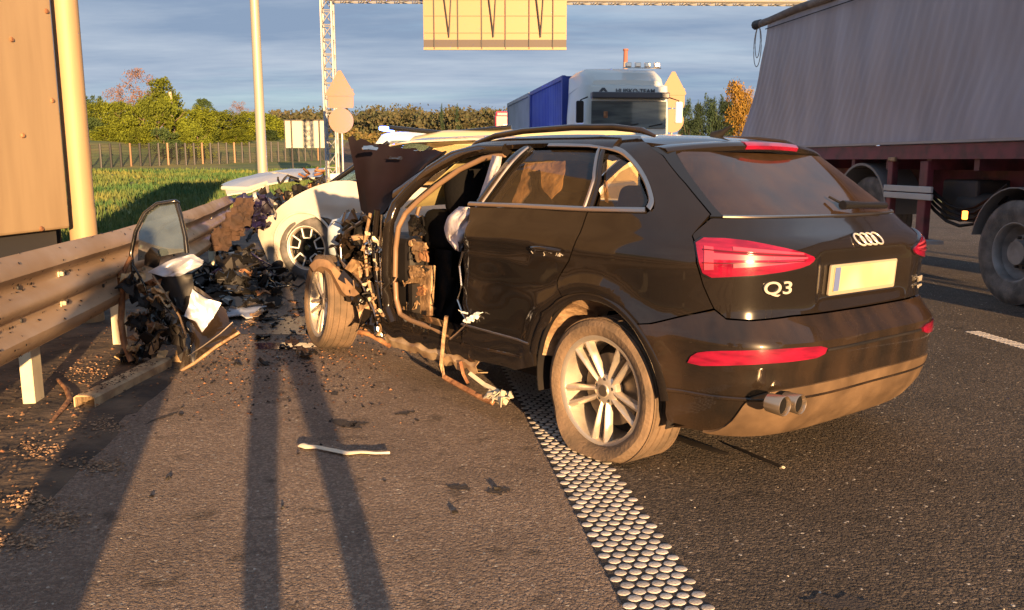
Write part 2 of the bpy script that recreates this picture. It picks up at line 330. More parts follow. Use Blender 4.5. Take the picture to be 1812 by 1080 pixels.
# rumble dots
dotm = MB(); dprof = [(0, .0036), (.016, .0034), (.0215, .0024), (.0235, .0)]
dotm.lathe(dprof, 10, 'z')
M_DOT = mat('thermoplastic_dot', (.56, .52, .47), .7, col2=(.30, .26, .23), nscale=160, lo=.4, hi=.7, objrand=.22)
LB = bpy.data.objects['edge_line_base']
dot0 = dotm.build('line_dot', M_DOT, None, 40); COL.objects.unlink(dot0)
NA = 5; pit = LW / NA; rows = []
x = rinv(gnd(1180, 1080)).x - .1; r_ = 0
cnt = 0; rest = MB(); rj = random.Random(3)
x0 = x
while x < 40:
    for k in range(NA):
        yy = LINEC - LW / 2 + pit * (k + .5 + (.25 if r_ % 2 else -.25)) + rj.uniform(-.002, .002)
        p = road(x + rj.uniform(-.003, .003), yy, .004); sc = rj.uniform(.80, .94)
        if cnt < 300:
            o = bpy.data.objects.new('line_dot', dot0.data); COL.objects.link(o); o.parent = LB; o.location = p; o.rotation_euler = (0, 0, ROT); o.scale = (sc * .95, sc * 1.12, 1); cnt += 1
        elif x < 12:
            rest.add([Vector(v) * 1.1 + p for v in dotm.v], dotm.f)
    x += .0435; r_ += 1
    if x > 12: break
tag(rest.build('far_line_dots', M_DOT, LB, 0), kind='stuff')
bpy.data.objects.remove(dot0)
# white dashed line, right
ds = MB(); pw = rinv(gnd(1762, 600)); pe = rinv(gnd(1830, 612))
for i in range(int(abs(3.0) / .05)):
    for k in range(3):
        p = road(min(pw.x, pe.x) - 2.4 + i * .05, pw.y - .06 + k * .045, .0); ds.add([Vector(v) + p for v in dotm.v], dotm.f)
tag(ds.build('lane_dash_dots', M_DOT, None, 0), 'short dotted white lane dash on the dark asphalt at the right edge', 'road marking', kind='stuff')
ARC = quad_sheet('tar_seam', -9.0, -5.0, 3.0, 3.02, .003, M_BLACK)
# ---------------------------------------------------------------- crumple helper
def crumple(mb, c, size, seed, amp=.35, n=7, t=.006, rot=None):
    rr = random.Random(seed); rot = rot or Matrix.Rotation(rr.uniform(0, 6.28), 3, 'Z') @ Matrix.Rotation(rr.uniform(-1.2, 1.2), 3, 'X')
    sx, sy = size; a = min(sx, sy) * amp; g = []
    a *= .62
    for i in range(n):
        row = []
        for j in range(n):
            u = i / (n - 1) - .5; v = j / (n - 1) - .5
            h = noise.noise(Vector((u * 3.1, v * 3.1, seed * 1.37))) * a * 2 + abs(noise.noise(Vector((u * 6, v * 6, seed)))) * a
            jag = rr.uniform(-.5, .5) / n if (i in (0, n - 1) or j in (0, n - 1)) else 0
            row.append(rot @ Vector(((u + jag) * sx, (v + jag * .8) * sy, h)) + Vector(c))
        g.append(row)
    mb.sheet(g, t)
    return mb
# ---------------------------------------------------------------- guardrail
FACEY = rinv(Vector((-1.93 - .135 * 5, 5, 0))).y
def rail_off(x):            # lateral bend of the struck rail
    return 0 if x < 7 else .045 * (x - 7) ** 1.3
TOPZ = .915
gr = thing('guardrail', 'long three-ridged steel guardrail along the left edge of the shoulder, bent outwards at the wreck', 'guardrail', road(0, FACEY, 0), ROT)
prof = [(.0, .0), (.01, -.012), (.045, -.03), (.080, -.075), (.085, -.095), (.045, -.125), (.0, -.150), (-.003, -.175), (.0, -.19), (.05, -.215), (.085, -.245), (.085, -.265), (.05, -.295), (0, -.32), (-.003, -.345), (.0, -.36), (.045, -.385), (.085, -.415), (.08, -.44), (.045, -.480), (.01, -.498), (0, -.51)]
prof = [(a_ * .75, z_) for a_, z_ in prof]
def beam(x0, x1, k):
    g = []; nn = int((x1 - x0) / .25) + 1
    for i in range(nn + 1):
        x = x0 + (x1 - x0) * i / nn; row = []
        for a, z in prof:
            cr = 0
            if 5.0 < x < 12.5: cr = .012 * noise.noise(Vector((x * 1.1, z * 3, 1))) * min(1, (x - 5))
            row.append(Vector((x, -a + rail_off(x) + cr + k * .003, TOPZ + z + cr * .6)))
        g.append(row)
    mb = MB(); mb.sheet(g, .005); return mb
for k, (a, b) in enumerate([(-4, 0.32), (.0, 4.32), (4.0, 8.32), (8.0, 12.3)]):
    beam(a, b, k % 2).build('rail_beam', M_RAIL, gr, 50)
pxs = [gnd(50, 712).y, gnd(198, 610).y]
rx = [rinv(gnd(50, 712)).x, rinv(gnd(198, 610)).x]
dxp = 1.66; posts = [rx[0] - dxp * 2, rx[0] - dxp, rx[0], rx[1]] + [rx[1] + dxp * i for i in range(1, 4)]
for x in posts:
    m = MB(); yo = .17 + rail_off(x)
    # C-section: web facing the traffic with two flanges
    m.box((x, yo, .30), (.125, .006, .98)); m.box((x - .062, yo + .03, .30), (.006, .06, .98)); m.box((x + .062, yo + .03, .30), (.006, .06, .98))
    m.box((x - .05, yo + .062, .30), (.024, .005, .98)); m.box((x + .05, yo + .062, .30), (.024, .005, .98))
    m.build('post', M_POST, gr, 0)
    m = MB(); m.box((x, yo - .085, .74), (.10, .165, .06)); m.box((x, yo - .085, .56), (.10, .165, .09)); m.build('spacer', M_POST, gr, 0, bevel=.006)
for x in posts + [0.16 + 4 * i for i in range(3)]:
    for z in (-.168, -.338):
        m = MB(); yo = rail_off(x) - .004
        m.lathe([(0, -.02), (.011, -.02), (.013, -.012), (.013, 0)], 6, 'y', (x, yo, TOPZ + z)); m.box((x, yo, TOPZ + z), (.05, .006, .03)); m.build('bolt', M_POST, gr, 0)
for i in range(-3, 14):
    for z in (-.168, -.338):
        m = MB(); m.lathe([(0, -.009), (.012, -.009), (.012, 0)], 10, 'y', (i * .62 + .2, rail_off(i * .62), TOPZ + z)); m.build('bolt_hole', M_DARKST, gr, 0)
# mud specks flicked over the rail
sp = MB(); rr = random.Random(5)
for i in range(420):
    x = rr.uniform(1.5, 8.5) if i % 3 else rr.uniform(2.5, 4.6); j = rr.randrange(len(prof) - 1); f = rr.random()
    a = prof[j][0] * (1 - f) + prof[j + 1][0] * f; z = prof[j][1] * (1 - f) + prof[j + 1][1] * f; s_ = rr.uniform(.003, .010)
    nrm = Vector((0, -(prof[j + 1][1] - prof[j][1]), -(prof[j + 1][0] - prof[j][0]))).normalized(); nrm = -nrm if nrm.y > 0 else nrm
    c = Vector((x, -a + rail_off(x), TOPZ + z)) + nrm * .009; u = Vector((1, 0, 0)); v = nrm.cross(u)
    sp.add([c + (u * math.cos(q) * s_ * rr.uniform(.6, 1.8) + v * math.sin(q) * s_) for q in (0, 1.2, 2.5, 3.7, 5)], [(0, 1, 2, 3, 4)])
tag(sp.build('mud_specks', M_BLACK, gr, 0, fix=False), kind='stuff')
# ---------------------------------------------------------------- big steel panel + round post at left
pb = dep(125, 404, 7.0); zq = pb.z; pn = gnd(-120, 433, zq)
dirp = (pn - pb); dirp.z = 0; dirp.normalize(); tp = thing('equipment_cabinet', 'tall flat sunlit steel panel cabinet behind the guardrail at the left edge', 'cabinet', (pb.x, pb.y, 0))
nrm = Vector((-dirp.y, dirp.x, 0)); nrm = nrm if nrm.x < 0 else -nrm
zb = pb.z
m = MB(); L = 3.2
def pp(a, d, z): return dirp * a + nrm * d + Vector((0, 0, z))
m.add([pp(a, d, z) for z in (zb, 4.6) for a, d in ((0, 0), (L, 0), (L, 1.0), (0, 1.0))], [(0, 1, 2, 3), (7, 6, 5, 4), (0, 4, 5, 1), (1, 5, 6, 2), (2, 6, 7, 3), (3, 7, 4, 0)])
m.build('panel', M_STEELPANEL, tp, 0, bevel=.02)
m = MB(); m.add([pp(a, d, z) for z in (-.25, zb - .003) for a, d in ((.06, .09), (L - .05, .09), (L - .05, .9), (.06, .9))], [(0, 1, 2, 3), (7, 6, 5, 4), (0, 4, 5, 1), (1, 5, 6, 2), (2, 6, 7, 3), (3, 7, 4, 0)])
m.build('plinth', M_DARKST, tp, 0)
for px, py in ((82, 20), (92, 178), (73, 405), (40, 240), (20, 70)):
    # bolt heads on the face
    d = ray(px, py); nn = nrm; t_ = ((pb - O).dot(nn)) / d.dot(nn); p = O + d * t_ - Vector((pb.x, pb.y, 0))
    m = MB(); m.lathe([(0, -.012), (.014, -.012), (.02, -.003), (.02, .004)], 12, 'y'); rt = Vector((0, -1, 0)).rotation_difference(-nn).to_matrix()
    m.v = [tuple(rt @ Vector(v) + p) for v in m.v]; m.build('bolt', M_RUST, tp, 30)
pc = dep(147, 400, 7.25); po = thing('gantry_leg', 'thick round sunlit steel post just right of the big steel panel', 'post', (pc.x, pc.y, 0))
MB().tube([(0, 0, -.3), (0, 0, .98)], .108, 32).build('sleeve', M_STEELPANEL, po, 40)
MB().tube([(0, 0, .98), (0, 0, 5.2)], .103, 32).build('tube', M_STEELPANEL, po, 40)
m = MB(); m.lathe([(.103, .0), (.112, .0), (.112, .03), (.103, .03)], 32, 'z', (0, 0, 3.02)); m.build('clamp_band', M_STEELPANEL, po, 40)
m = MB(); m.box((-.19, -.06, 2.6), (.05, .02, 5.0)); m.build('gap_rail', M_DARKST, po, 0)
# ---------------------------------------------------------------- wheel builder (axis along local y, outer face +y)
def wheel(name, parent, loc, rz, R_t, R_r, W, style, tyre_m=M_TYRE, rim_m=M_RIM, flat=0.0, toe=0.0, tilt=0.0, lab=None):
    o = bpy.data.objects.new(name, None); COL.objects.link(o); o.parent = parent; o.location = loc; o.rotation_euler = (tilt, 0, rz)
    h = W / 2; side = R_t - R_r
    pr = [(R_r - .006, h * .80), (R_r + .004, h * .93), (R_r + side * .3, h * 1.03), (R_r + side * .6, h * 1.06), (R_r + side * .85, h * .97), (R_t - .006, h * .86)]
    gro = []
    for k, q in enumerate((.78, .40, 0, -.40, -.78)):
        gro += [(R_t, h * q + .014), (R_t, h * q + .006), (R_t - .008, h * q + .004), (R_t - .008, h * q - .004), (R_t, h * q - .006), (R_t, h * q - .014)]
    full = pr + gro + [(r, -y) for r, y in reversed(pr)] + [(R_r - .006, -h * .8), (R_r - .006, h * .8)]
    m = MB(); m.lathe(full, 96, 'y')
    if flat or True:
        nv = []
        for x_, y_, z_ in m.v:
            r = math.hypot(x_, z_)
            zg = -loc[2] + .002 if style != 'none' else -9
            if z_ < zg: 
                k = zg - z_; z_ = zg; 
            if flat and z_ < -R_r * .55:
                k = (-R_r * .55 - z_) / (R_t - R_r * .55); y_ *= 1 + flat * k * (1.0 if r < R_t - .02 else .55); x_ *= 1 + .08 * k * flat
            nv.append((x_, y_, z_))
        m.v = nv
    m.build('tyre', tyre_m, o, 30)
    # tread sipes as shallow blocks
    f = .82 * h
    if False:
        m = MB()
        for k in range(72):
            an = 2 * math.pi * k / 72
            for s_ in (-1, 1):
                rt = Matrix.Rotation(-an, 3, 'Y'); p = rt @ Vector((R_t - .001, s_ * h * .86, 0))
                if p.z < -loc[2] + .02: continue
                m.box(p, (.006, .035, .012), rt)
        tag(m.build('tread_block', tyre_m, o, 0), kind='stuff')
    m = MB(); m.lathe([(R_r + .008, h * .86), (R_r + .008, h * .92), (R_r - .004, h * .93), (R_r - .020, h * .84), (R_r - .028, h * .5), (R_r - .04, -h * .7), (R_r + .008, -h * .85), (R_r + .008, h * .86)], 64, 'y'); m.build('rim', rim_m if style != 'truck' else M_GREYRIM, o, 40)
    if style == 'five':
        for k in range(5):
            an = R(270 + 72 * k)
            for s_ in (-1, 1):
                sp_ = MB(); pts = []
                w0, w1 = .024, .040
                for i in range(7):
                    f_ = i / 6; r = .055 + (R_r - .012 - .055) * f_; off = s_ * (.017 + .026 * f_); wd = w0 + (w1 - w0) * f_ ** 1.5; y = h * (.56 + .26 * f_ ** .7)
                    pts.append([(r, off - wd / 2, y - .035), (r, off - wd / 2 + .003, y - .004), (r, off, y + .004), (r, off + wd / 2 - .003, y - .004), (r, off + wd / 2, y - .035)])
                vs_ = []; fs_ = []
                for row in pts:
                    for r, off, y in row:
                        vs_.append((r * math.cos(an) - off * math.sin(an), y, r * math.sin(an) + off * math.cos(an)))
                for i in range(6):
                    for j in range(4): fs_.append((i * 5 + j, i * 5 + j + 1, i * 5 + j + 6, i * 5 + j + 5))
                    fs_.append((i * 5 + 4, i * 5, i * 5 + 5, i * 5 + 9))
                fs_.append((0, 1, 2, 3, 4)); fs_.append((30, 31, 32, 33, 34))
                sp_.add(vs_, fs_); sp_.build('spoke', rim_m, o, 50)
        m = MB(); m.lathe([(0, h * .66), (.03, h * .66), (.034, h * .62), (.062, h * .58), (.075, h * .50), (.078, h * .2)], 40, 'y'); m.build('hub', rim_m, o, 40)
        m = MB(); m.lathe([(0, h * .69), (.026, h * .69), (.029, h * .66)], 24, 'y'); m.build('hub_cap', M_DISC, o, 40)
        for k in range(5):
            an = R(234 + 72 * k); m = MB(); m.lathe([(0, h * .60), (.009, h * .60), (.010, h * .5), (.014, h * .57)], 6, 'y', (.052 * math.cos(an), 0, .052 * math.sin(an))); m.build('lug_bolt', M_DARKST, o, 0)
    elif style == 'ev':
        m = MB(); m.lathe([(0, h * .60), (R_r - .03, h * .62), (R_r - .03, h * .55), (0, h * .5)], 48, 'y'); m.build('wheel_cover', M_BLACKSH, o, 40)
        for k in range(5):
            an = R(90 + 72 * k)
            for a, b_, wd in (((R_r - .01, -.075), (.115, -.045), .018), ((.115, -.045), (.115, .045), .018), ((.115, .045), (R_r - .01, .075), .018)):
                A = Vector((a[0] * math.cos(an) - a[1] * math.sin(an), h * .70, a[0] * math.sin(an) + a[1] * math.cos(an))); B = Vector((b_[0] * math.cos(an) - b_[1] * math.sin(an), h * .70, b_[0] * math.sin(an) + b_[1] * math.cos(an)))
                m = MB(); m.tube([A, B], .009, 6); m.build('spoke', M_WHITEP, o, 0)
            q = R(126 + 72 * k); m = MB(); m.box((.17 * math.cos(q), h * .68, .17 * math.sin(q)), (.045, .02, .04)); m.build('inset', M_CHROME, o, 0, bevel=.004)
        m = MB(); m.lathe([(0, h * .8), (.03, h * .8), (.036, h * .68), (.036, h * .5)], 24, 'y'); m.build('hub_cap', M_CHROME, o, 40)
        m = MB(); m.lathe([(R_r - .004, h * .80), (R_r + .005, h * .95), (R_r - .004, h * .92)], 48, 'y'); m.build('bright_lip', M_WHITEP, o, 40)
    else:
        m = MB(); m.lathe([(R_r - .02, h * .5), (R_r - .06, h * .1), (R_r * .62, h * -.05), (R_r * .60, h * .25), (R_r * .42, h * .3), (R_r * .40, h * .75), (0, h * .8)], 40, 'y'); m.build('wheel_disc', M_GREYRIM, o, 40)
        for k in range(10):
            q = k * .628; m = MB(); m.lathe([(0, .04), (.014, .04), (.016, 0)], 6, 'y', (R_r * .51 * math.cos(q), h * .27, R_r * .51 * math.sin(q))); m.build('wheel_nut', M_DARKST, o, 0)
    if style != 'truck':
        m = MB(); m.lathe([(.06, 0), (R_r * .66, 0), (R_r * .66, -.02), (.06, -.02)], 40, 'y', (0, h * .15, 0)); m.build('brake_disc', M_DISC, o, 40)
        m = MB(); m.lathe([(0, -h * .6), (R_r - .03, -h * .6)], 32, 'y'); m.build('dust_shield', M_BLACK, o, 0)
    return o
M_GREYRIM = mat('dull_grey_rim', (.26, .26, .27), .6, .2, col2=(.12, .12, .125), nscale=5)
# ================================================================ BLACK SUV
CX, CY, CTH, ROLL = 1.06, 4.42, R(38.5), .018
CM = Matrix.Translation((CX, CY, 0)) @ Matrix.Rotation(R(90) + CTH, 4, 'Z') @ Matrix.Rotation(ROLL, 4, 'X')
CMi = CM.inverted()
suv = thing('crashed_suv', 'dark crashed SUV straddling the dotted line, front door torn off and bonnet thrown up', 'car')
suv.matrix_world = CM
WT = [(.10, .84), (.2, .875), (.3, .892), (.45, .902), (.60, .908), (.70, .905), (.74, .900), (.9, .912), (.97, .914), (1.01, .905), (1.05, .885), (1.09, .868), (1.12, .858), (1.3, .765), (1.40, .70), (1.44, .66), (1.47, .61), (1.50, .53), (1.55, .45)]
XT = [(.10, -.60), (.18, -.72), (.24, -.80), (.33, -.865), (.42, -.895), (.46, -.90), (.47, -.905), (.58, -.912), (.64, -.905), (.68, -.87), (.72, -.838), (.78, -.828), (.92, -.835), (.99, -.83), (1.04, -.80), (1.08, -.735), (1.15, -.655), (1.42, -.275), (1.46, -.24), (1.5, -.2), (1.55, -.1)]
def smt(tab, z):   # smoothed interpolation
    return (interp(z - .012, tab) + 2 * interp(z, tab) + interp(z + .012, tab)) / 4
XC, NE = .30, 4.3
def wz(z): return smt(WT, z)
def xr(z): return smt(XT, z)
def hwid(x, z):
    W_ = wz(z)
    if x >= XC: return W_ * (1 - .012 * max(0, x - 1.2) ** 2)
    a = XC - xr(z); q = (XC - x) / a
    if q >= 1: return -1
    return W_ * (1 - q ** NE) ** (1 / NE)
NPH = 400; _ph = [math.pi / 2 * i / NPH for i in range(NPH + 1)]
_pt = [(1.13 * math.sin(p) ** (2 / NE), .9 * math.cos(p) ** (2 / NE)) for p in _ph]
_L = [0.0]
for i in range(NPH): _L.append(_L[-1] + math.hypot(_pt[i + 1][0] - _pt[i][0], _pt[i + 1][1] - _pt[i][1]))
LT = _L[-1]
def P0(u, z):
    if u >= 0: return Vector((XC + u, hwid(XC + u, z), z))
    if u <= -2 * LT: xx = XC + (-u - 2 * LT); return Vector((xx, -hwid(xx, z), z))
    L_ = -u; s_ = 1
    if L_ > LT: L_ = 2 * LT - L_; s_ = -1
    ph = float(np.interp(L_, _L, _ph)); a = XC - xr(z)
    return Vector((XC - a * math.sin(ph) ** (2 / NE), s_ * wz(z) * max(0, math.cos(ph)) ** (2 / NE), z))
def arch_flare(x, z, hx=0.0, hz=.33):
    r = math.hypot(x - hx, z - hz); return .018 * math.exp(-((r - .455) / .05) ** 2) if z > .2 else 0
def P(u, z, off=0.0):
    p = P0(u, z); e = .012
    n_ = (P0(u + e, z) - P0(u - e, z)).cross(P0(u, z + e) - P0(u, z - e))
    if n_.length < 1e-9: n_ = Vector((0, 1 if p.y > 0 else -1, 0))
    n_.normalize()
    ctr = Vector((.6, 0, .8))
    if n_.dot(p - ctr) < 0: n_ = -n_
    return p + n_ * (off + arch_flare(p.x, p.z))
def inv(p):      # car point -> (u,z)
    x, y, z = p
    if x >= XC: return ((x - XC) if y > 0 else (-2 * LT - (x - XC)), z)
    a = XC - xr(z); ph = math.atan2(max(1e-9, (XC - x) / a) ** (NE / 2), max(1e-9, abs(y) / wz(z)) ** (NE / 2)); L_ = float(np.interp(ph, _ph, _L))
    return (-L_ if y > 0 else -(2 * LT - L_), z)
def B(px, py):   # pixel -> (u,z) on the body surface
    o = CMi @ O; d = CMi.to_3x3() @ ray(px, py)
    def f(t):
        p = o + d * t
        if not (.1 < p.z < 1.56): return 1
        h_ = hwid(p.x, p.z); return abs(p.y) - h_
    t = 2.2
    while t < 9:
        if f(t) < 0: break
        t += .01
    else: return None
    a, b_ = t - .01, t
    for _ in range(14):
        c = (a + b_) / 2
        if f(c) < 0: b_ = c
        else: a = c
    return inv(o + d * b_)
def BS(pts):
    r = []
    for q in pts:
        if len(q) == 3: r.append((q[0], q[1])); continue
        b_ = B(*q)
        if b_ is None: print('MISS', q); continue
        r.append(b_)
    return r
def resample(poly, step):
    r = []
    for i in range(len(poly)):
        a = poly[i]; b_ = poly[(i + 1) % len(poly)]; d = math.hypot(b_[0] - a[0], b_[1] - a[1]); n_ = max(1, int(d / step))
        for k in range(n_): r.append((a[0] + (b_[0] - a[0]) * k / n_, a[1] + (b_[1] - a[1]) * k / n_))
    return r
def inside(p, poly):
    x_, y_ = p; c = False; j = len(poly) - 1
    for i in range(len(poly)):
        xi, yi = poly[i]; xj, yj = poly[j]
        if (yi > y_) != (yj > y_) and x_ < (xj - xi) * (y_ - yi) / (yj - yi) + xi: c = not c
        j = i
    return c
def panel(name, poly, parent, m, off=0.0, thick=.012, step=.03, fn=P, holes=(), sm=1, smooth=40, dent=None):
    if sm: poly = chaikin(poly, sm)
    poly = resample(poly, step); hs = [resample(h, step) for h in holes]
    pts = [Vector(p) for p in poly]; edges = [(i, (i + 1) % len(poly)) for i in range(len(poly))]
    for h in hs:
        b_ = len(pts); pts += [Vector(p) for p in h]; edges += [(b_ + i, b_ + (i + 1) % len(h)) for i in range(len(h))]
    us = [p[0] for p in poly]; zs = [p[1] for p in poly]; bd = np.array([tuple(p) for p in pts])
    u = min(us); 
    while u < max(us):
        z = min(zs)
        while z < max(zs):
            if inside((u, z), poly) and not any(inside((u, z), h) for h in hs) and np.min((bd[:, 0] - u) ** 2 + (bd[:, 1] - z) ** 2) > (step * .45) ** 2: pts.append(Vector((u, z)))
            z += step
        u += step
    V, E_, Fc, *_ = delaunay_2d_cdt(pts, edges, [], 2 if hs else 1, 1e-6)
    Fc = [f for f in Fc if inside(((V[f[0]][0] + V[f[1]][0] + V[f[2]][0]) / 3, (V[f[0]][1] + V[f[1]][1] + V[f[2]][1]) / 3), poly) and not any(inside(((V[f[0]][0] + V[f[1]][0] + V[f[2]][0]) / 3, (V[f[0]][1] + V[f[1]][1] + V[f[2]][1]) / 3), h) for h in hs)]
    dd = dent or (lambda u, z: 0)
    A = [fn(v[0], v[1], off + dd(v[0], v[1])) for v in V]; Bk = [fn(v[0], v[1], off - thick + dd(v[0], v[1])) for v in V]; N = len(V)
    ed = {}
    for f in Fc:
        for i in range(len(f)):
            e = (f[i], f[(i + 1) % len(f)]); k = tuple(sorted(e)); ed.setdefault(k, []).append(e)
    fs_ = [tuple(f) for f in Fc] + [tuple(N + i for i in reversed(f)) for f in Fc]
    for k, l in ed.items():
        if len(l) == 1: a, b_ = l[0]; fs_.append((b_, a, a + N, b_ + N))
    mb = MB(); mb.add(A + Bk, fs_); return mb.build(name, m, parent, smooth)
def mirror(poly): return [(-2 * LT - u, z) for u, z in poly][::-1]
# --- left side panels
arch = [(943, 652), (945, 620), (955, 588), (972, 562), (998, 540), (1030, 527), (1062, 526), (1092, 536), (1120, 556), (1142, 582), (1158, 612), (1168, 645), (1172, 680), (1172, 722)]
def arcpts(a0, a1, n_, r=.425, hx=-.005, hz=.315):
    return [(hx + r * math.cos(R(a0 + (a1 - a0) * i / n_)) - XC, hz + r * math.sin(R(a0 + (a1 - a0) * i / n_))) for i in range(n_ + 1)]
# convert arc x offsets to u (x<XC uses table)
def xz(x, z, left=True):
    return inv((x, hwid(x, z), z))
def arc(a0, a1, n_, r=.43, hx=-.03, hz=.325): return [xz(hx + r * math.cos(R(a0 + (a1 - a0) * i / n_)), hz + r * math.sin(R(a0 + (a1 - a0) * i / n_))) for i in range(n_ + 1)]
def door_dent(u, z):
    x = u + XC
    d = -.020 * math.exp(-((x - .80) / .22) ** 2 - ((z - .70) / .16) ** 2) - .012 * math.exp(-((z - .905 + .03 * (x - .7)) / .018) ** 2) * (1 if x > .45 else 0)
    d += .006 * noise.noise(Vector((x * 5, z * 5, 2)))
    d += .007 * math.exp(-((z - 1.01) / .010) ** 2)
    d -= .03 * max(0, (x - .97)) / .08 * (1 if z < 1.0 else 0) * (0.4 + noise.noise(Vector((x * 3, z * 9, 7))))
    return d
bl = B(1035, 380); zbelt = bl[1]
rd_poly = [xz(1.02, 1.115), xz(.70, 1.122), xz(.095, 1.130)] + [xz(.105, 1.0), xz(.15, .90), xz(.235, .79)] + arc(62, 14, 7, .44) + [xz(.40, .34), xz(.55, .292), xz(1.02, .270), xz(1.045, .30), xz(1.03, .45), xz(1.04, .60), xz(1.015, .72), xz(1.035, .84), xz(1.01, .93), xz(.985, 1.03)]
panel('rear_door', rd_poly, suv, M_PAINT, .002, .02, sm=0, dent=door_dent)
def quarter_dent(u, z): return .006 * math.exp(-((z - 1.01) / .010) ** 2) * (1 if u > -.75 else 0)
gateL = BS([(1150, 258), (1172, 276), (1212, 326), (1256, 380)])          # tailgate seam upper
lampseam = BS([(1224, 418), (1231, 465), (1243, 505), (1262, 546)])
q_poly = [xz(.085, 1.130), xz(-.10, 1.135), xz(-.262, 1.142), xz(-.285, 1.155), xz(-.245, 1.20), xz(-.14, 1.30), xz(-.02, 1.385), xz(.10, 1.43), xz(.28, 1.452), xz(.28, 1.485), xz(.05, 1.48)] + gateL + lampseam + BS([(1125, 546)])
q_poly += arc(97, 62, 5, .43)[0:] + [xz(.225, .79), xz(.14, .90), xz(.095, 1.0)]
# remove odd ordering: bumper seam point then up over the arch
q_poly = [xz(.085, 1.130), xz(-.10, 1.135), xz(-.262, 1.142), xz(-.285, 1.160), xz(-.245, 1.21), xz(-.14, 1.31), xz(-.02, 1.39), xz(.10, 1.432), xz(.28, 1.450), xz(.28, 1.49), xz(.05, 1.488)] + gateL + lampseam + [xz(-.36, .675)] + arc(128, 63, 8, .43) + [xz(.225, .79), xz(.14, .90), xz(.095, 1.0)]
panel('quarter_panel', q_poly, suv, M_PAINT, .002, .02, sm=0, dent=quarter_dent)
panel('quarter_panel', mirror(q_poly), suv, M_PAINT, .002, .02, sm=0, dent=quarter_dent)
rq = [xz(1.9, .25), xz(1.9, 1.11), xz(.09, 1.13), xz(.09, 1.0), xz(.14, .9), xz(.225, .79)] + arc(63, 14, 7, .43) + [xz(.5, .27)]
panel('side_door', mirror(rq), suv, M_PAINT, .002, .02, sm=0)
# arch lip
def strip(name, pts, m, wd=.02, off=.006, th=.012, smooth=40, closed=False, fn=P):
    """ribbon of width wd along a (u,z) path"""
    pts = [Vector(p) for p in pts]; g = []
    for i, p in enumerate(pts):
        a = pts[i - 1] if (i or closed) else pts[0]; b_ = pts[(i + 1) % len(pts)] if (i < len(pts) - 1 or closed) else pts[-1]
        t = (b_ - a)
        if t.length < 1e-9: t = Vector((1, 0))
        t.normalize(); n_ = Vector((-t.y, t.x)) * wd / 2
        g.append([fn(p.x + n_.x, p.y + n_.y, off - .004), fn(p.x + n_.x * .5, p.y + n_.y * .5, off), fn(p.x - n_.x * .5, p.y - n_.y * .5, off), fn(p.x - n_.x, p.y - n_.y, off - .004)])
    if closed: g.append(g[0])
    mb = MB(); mb.sheet(g, th); return mb.build(name, m, suv, smooth)
def dense(pts, n_=6):
    r = []
    for a, b_ in zip(pts[:-1], pts[1:]):
        for k in range(n_): r.append((a[0] + (b_[0] - a[0]) * k / n_, a[1] + (b_[1] - a[1]) * k / n_))
    return r + [pts[-1]]
strip('wheel_arch_trim', arc(12, 176, 40, .425), M_PAINT, .030, .012, .014)
# window trims (satin) + glass
wtrim_belt = dense([xz(1.03, 1.128), xz(.6, 1.135), xz(.1, 1.140), xz(-.25, 1.150)])
strip('window_trim', wtrim_belt, M_TRIM, .016, .008)
wl = [xz(-.262, 1.156), xz(-.25, 1.20), xz(-.15, 1.30), xz(-.02, 1.382), xz(.10, 1.420), xz(.28, 1.440), xz(.6, 1.448), xz(.9, 1.446), xz(1.15, 1.425), xz(1.35, 1.38), xz(1.6, 1.27), xz(1.86, 1.13)]
def cat(pts, n_=6):
    r = []; P_ = [pts[0]] + pts + [pts[-1]]
    for i in range(1, len(P_) - 2):
        p0, p1, p2, p3 = [Vector(q) for q in P_[i - 1:i + 3]]
        for k in range(n_):
            t = k / n_; v = .5 * ((2 * p1) + (p2 - p0) * t + (2 * p0 - 5 * p1 + 4 * p2 - p3) * t * t + (3 * p1 - p0 - 3 * p2 + p3) * t ** 3); r.append((v.x, v.y))
    return r + [pts[-1]]
strip('window_trim', cat(wl[:7]), M_TRIM, .020, .009)
wl_in = [(-.245, 1.165), (-.225, 1.20), (-.13, 1.29), (-.01, 1.368), (.10, 1.403), (.14, 1.41)]
qglass = [xz(.06, 1.150)] + [xz(-.225, 1.160)] + [xz(a, b_) for a, b_ in wl_in[1:]] + [xz(.155, 1.415), xz(.075, 1.28)]
panel('quarter_glass', qglass, suv, M_GLASS, -.012, .004, sm=0)
dglass = [xz(.905, 1.150), xz(.11, 1.150), xz(.125, 1.28), xz(.20, 1.422), xz(.45, 1.432), xz(.74, 1.432), xz(.80, 1.36)]
panel('door_glass', dglass, suv, M_GLASS, -.012, .004, sm=0)
panel('side_glass', mirror([xz(1.75, 1.13), xz(-.24, 1.15), xz(-.02, 1.37), xz(.2, 1.43), xz(1.1, 1.43), xz(1.45, 1.32)]), suv, M_GLASS, -.01, .004, sm=0)
strip('glass_divider', dense([xz(.085, 1.14), xz(.10, 1.28), xz(.175, 1.435)]), M_PAINT, .045, .004)
strip('glass_divider', dense([xz(.115, 1.145), xz(.128, 1.28), xz(.20, 1.43)]), M_TRIM, .010, .009)
strip('door_pillar', dense([xz(.945, 1.135), xz(.835, 1.36), xz(.775, 1.44)]), M_BLACKSH, .065, .003)
strip('window_trim', dense([xz(.912, 1.142), xz(.805, 1.36), xz(.752, 1.435)]), M_TRIM, .010, .009)
# roof drip rail / frame over both doors and A pillar
strip('roof_frame', cat([(p[0], p[1] + .022) for p in wl[4:]], 8), M_PAINTLOW, .045, .004, .03)
strip('roof_frame', cat([(p[0], p[1] + .022) for p in mirror(wl[4:])], 8), M_PAINT, .045, .004, .03)
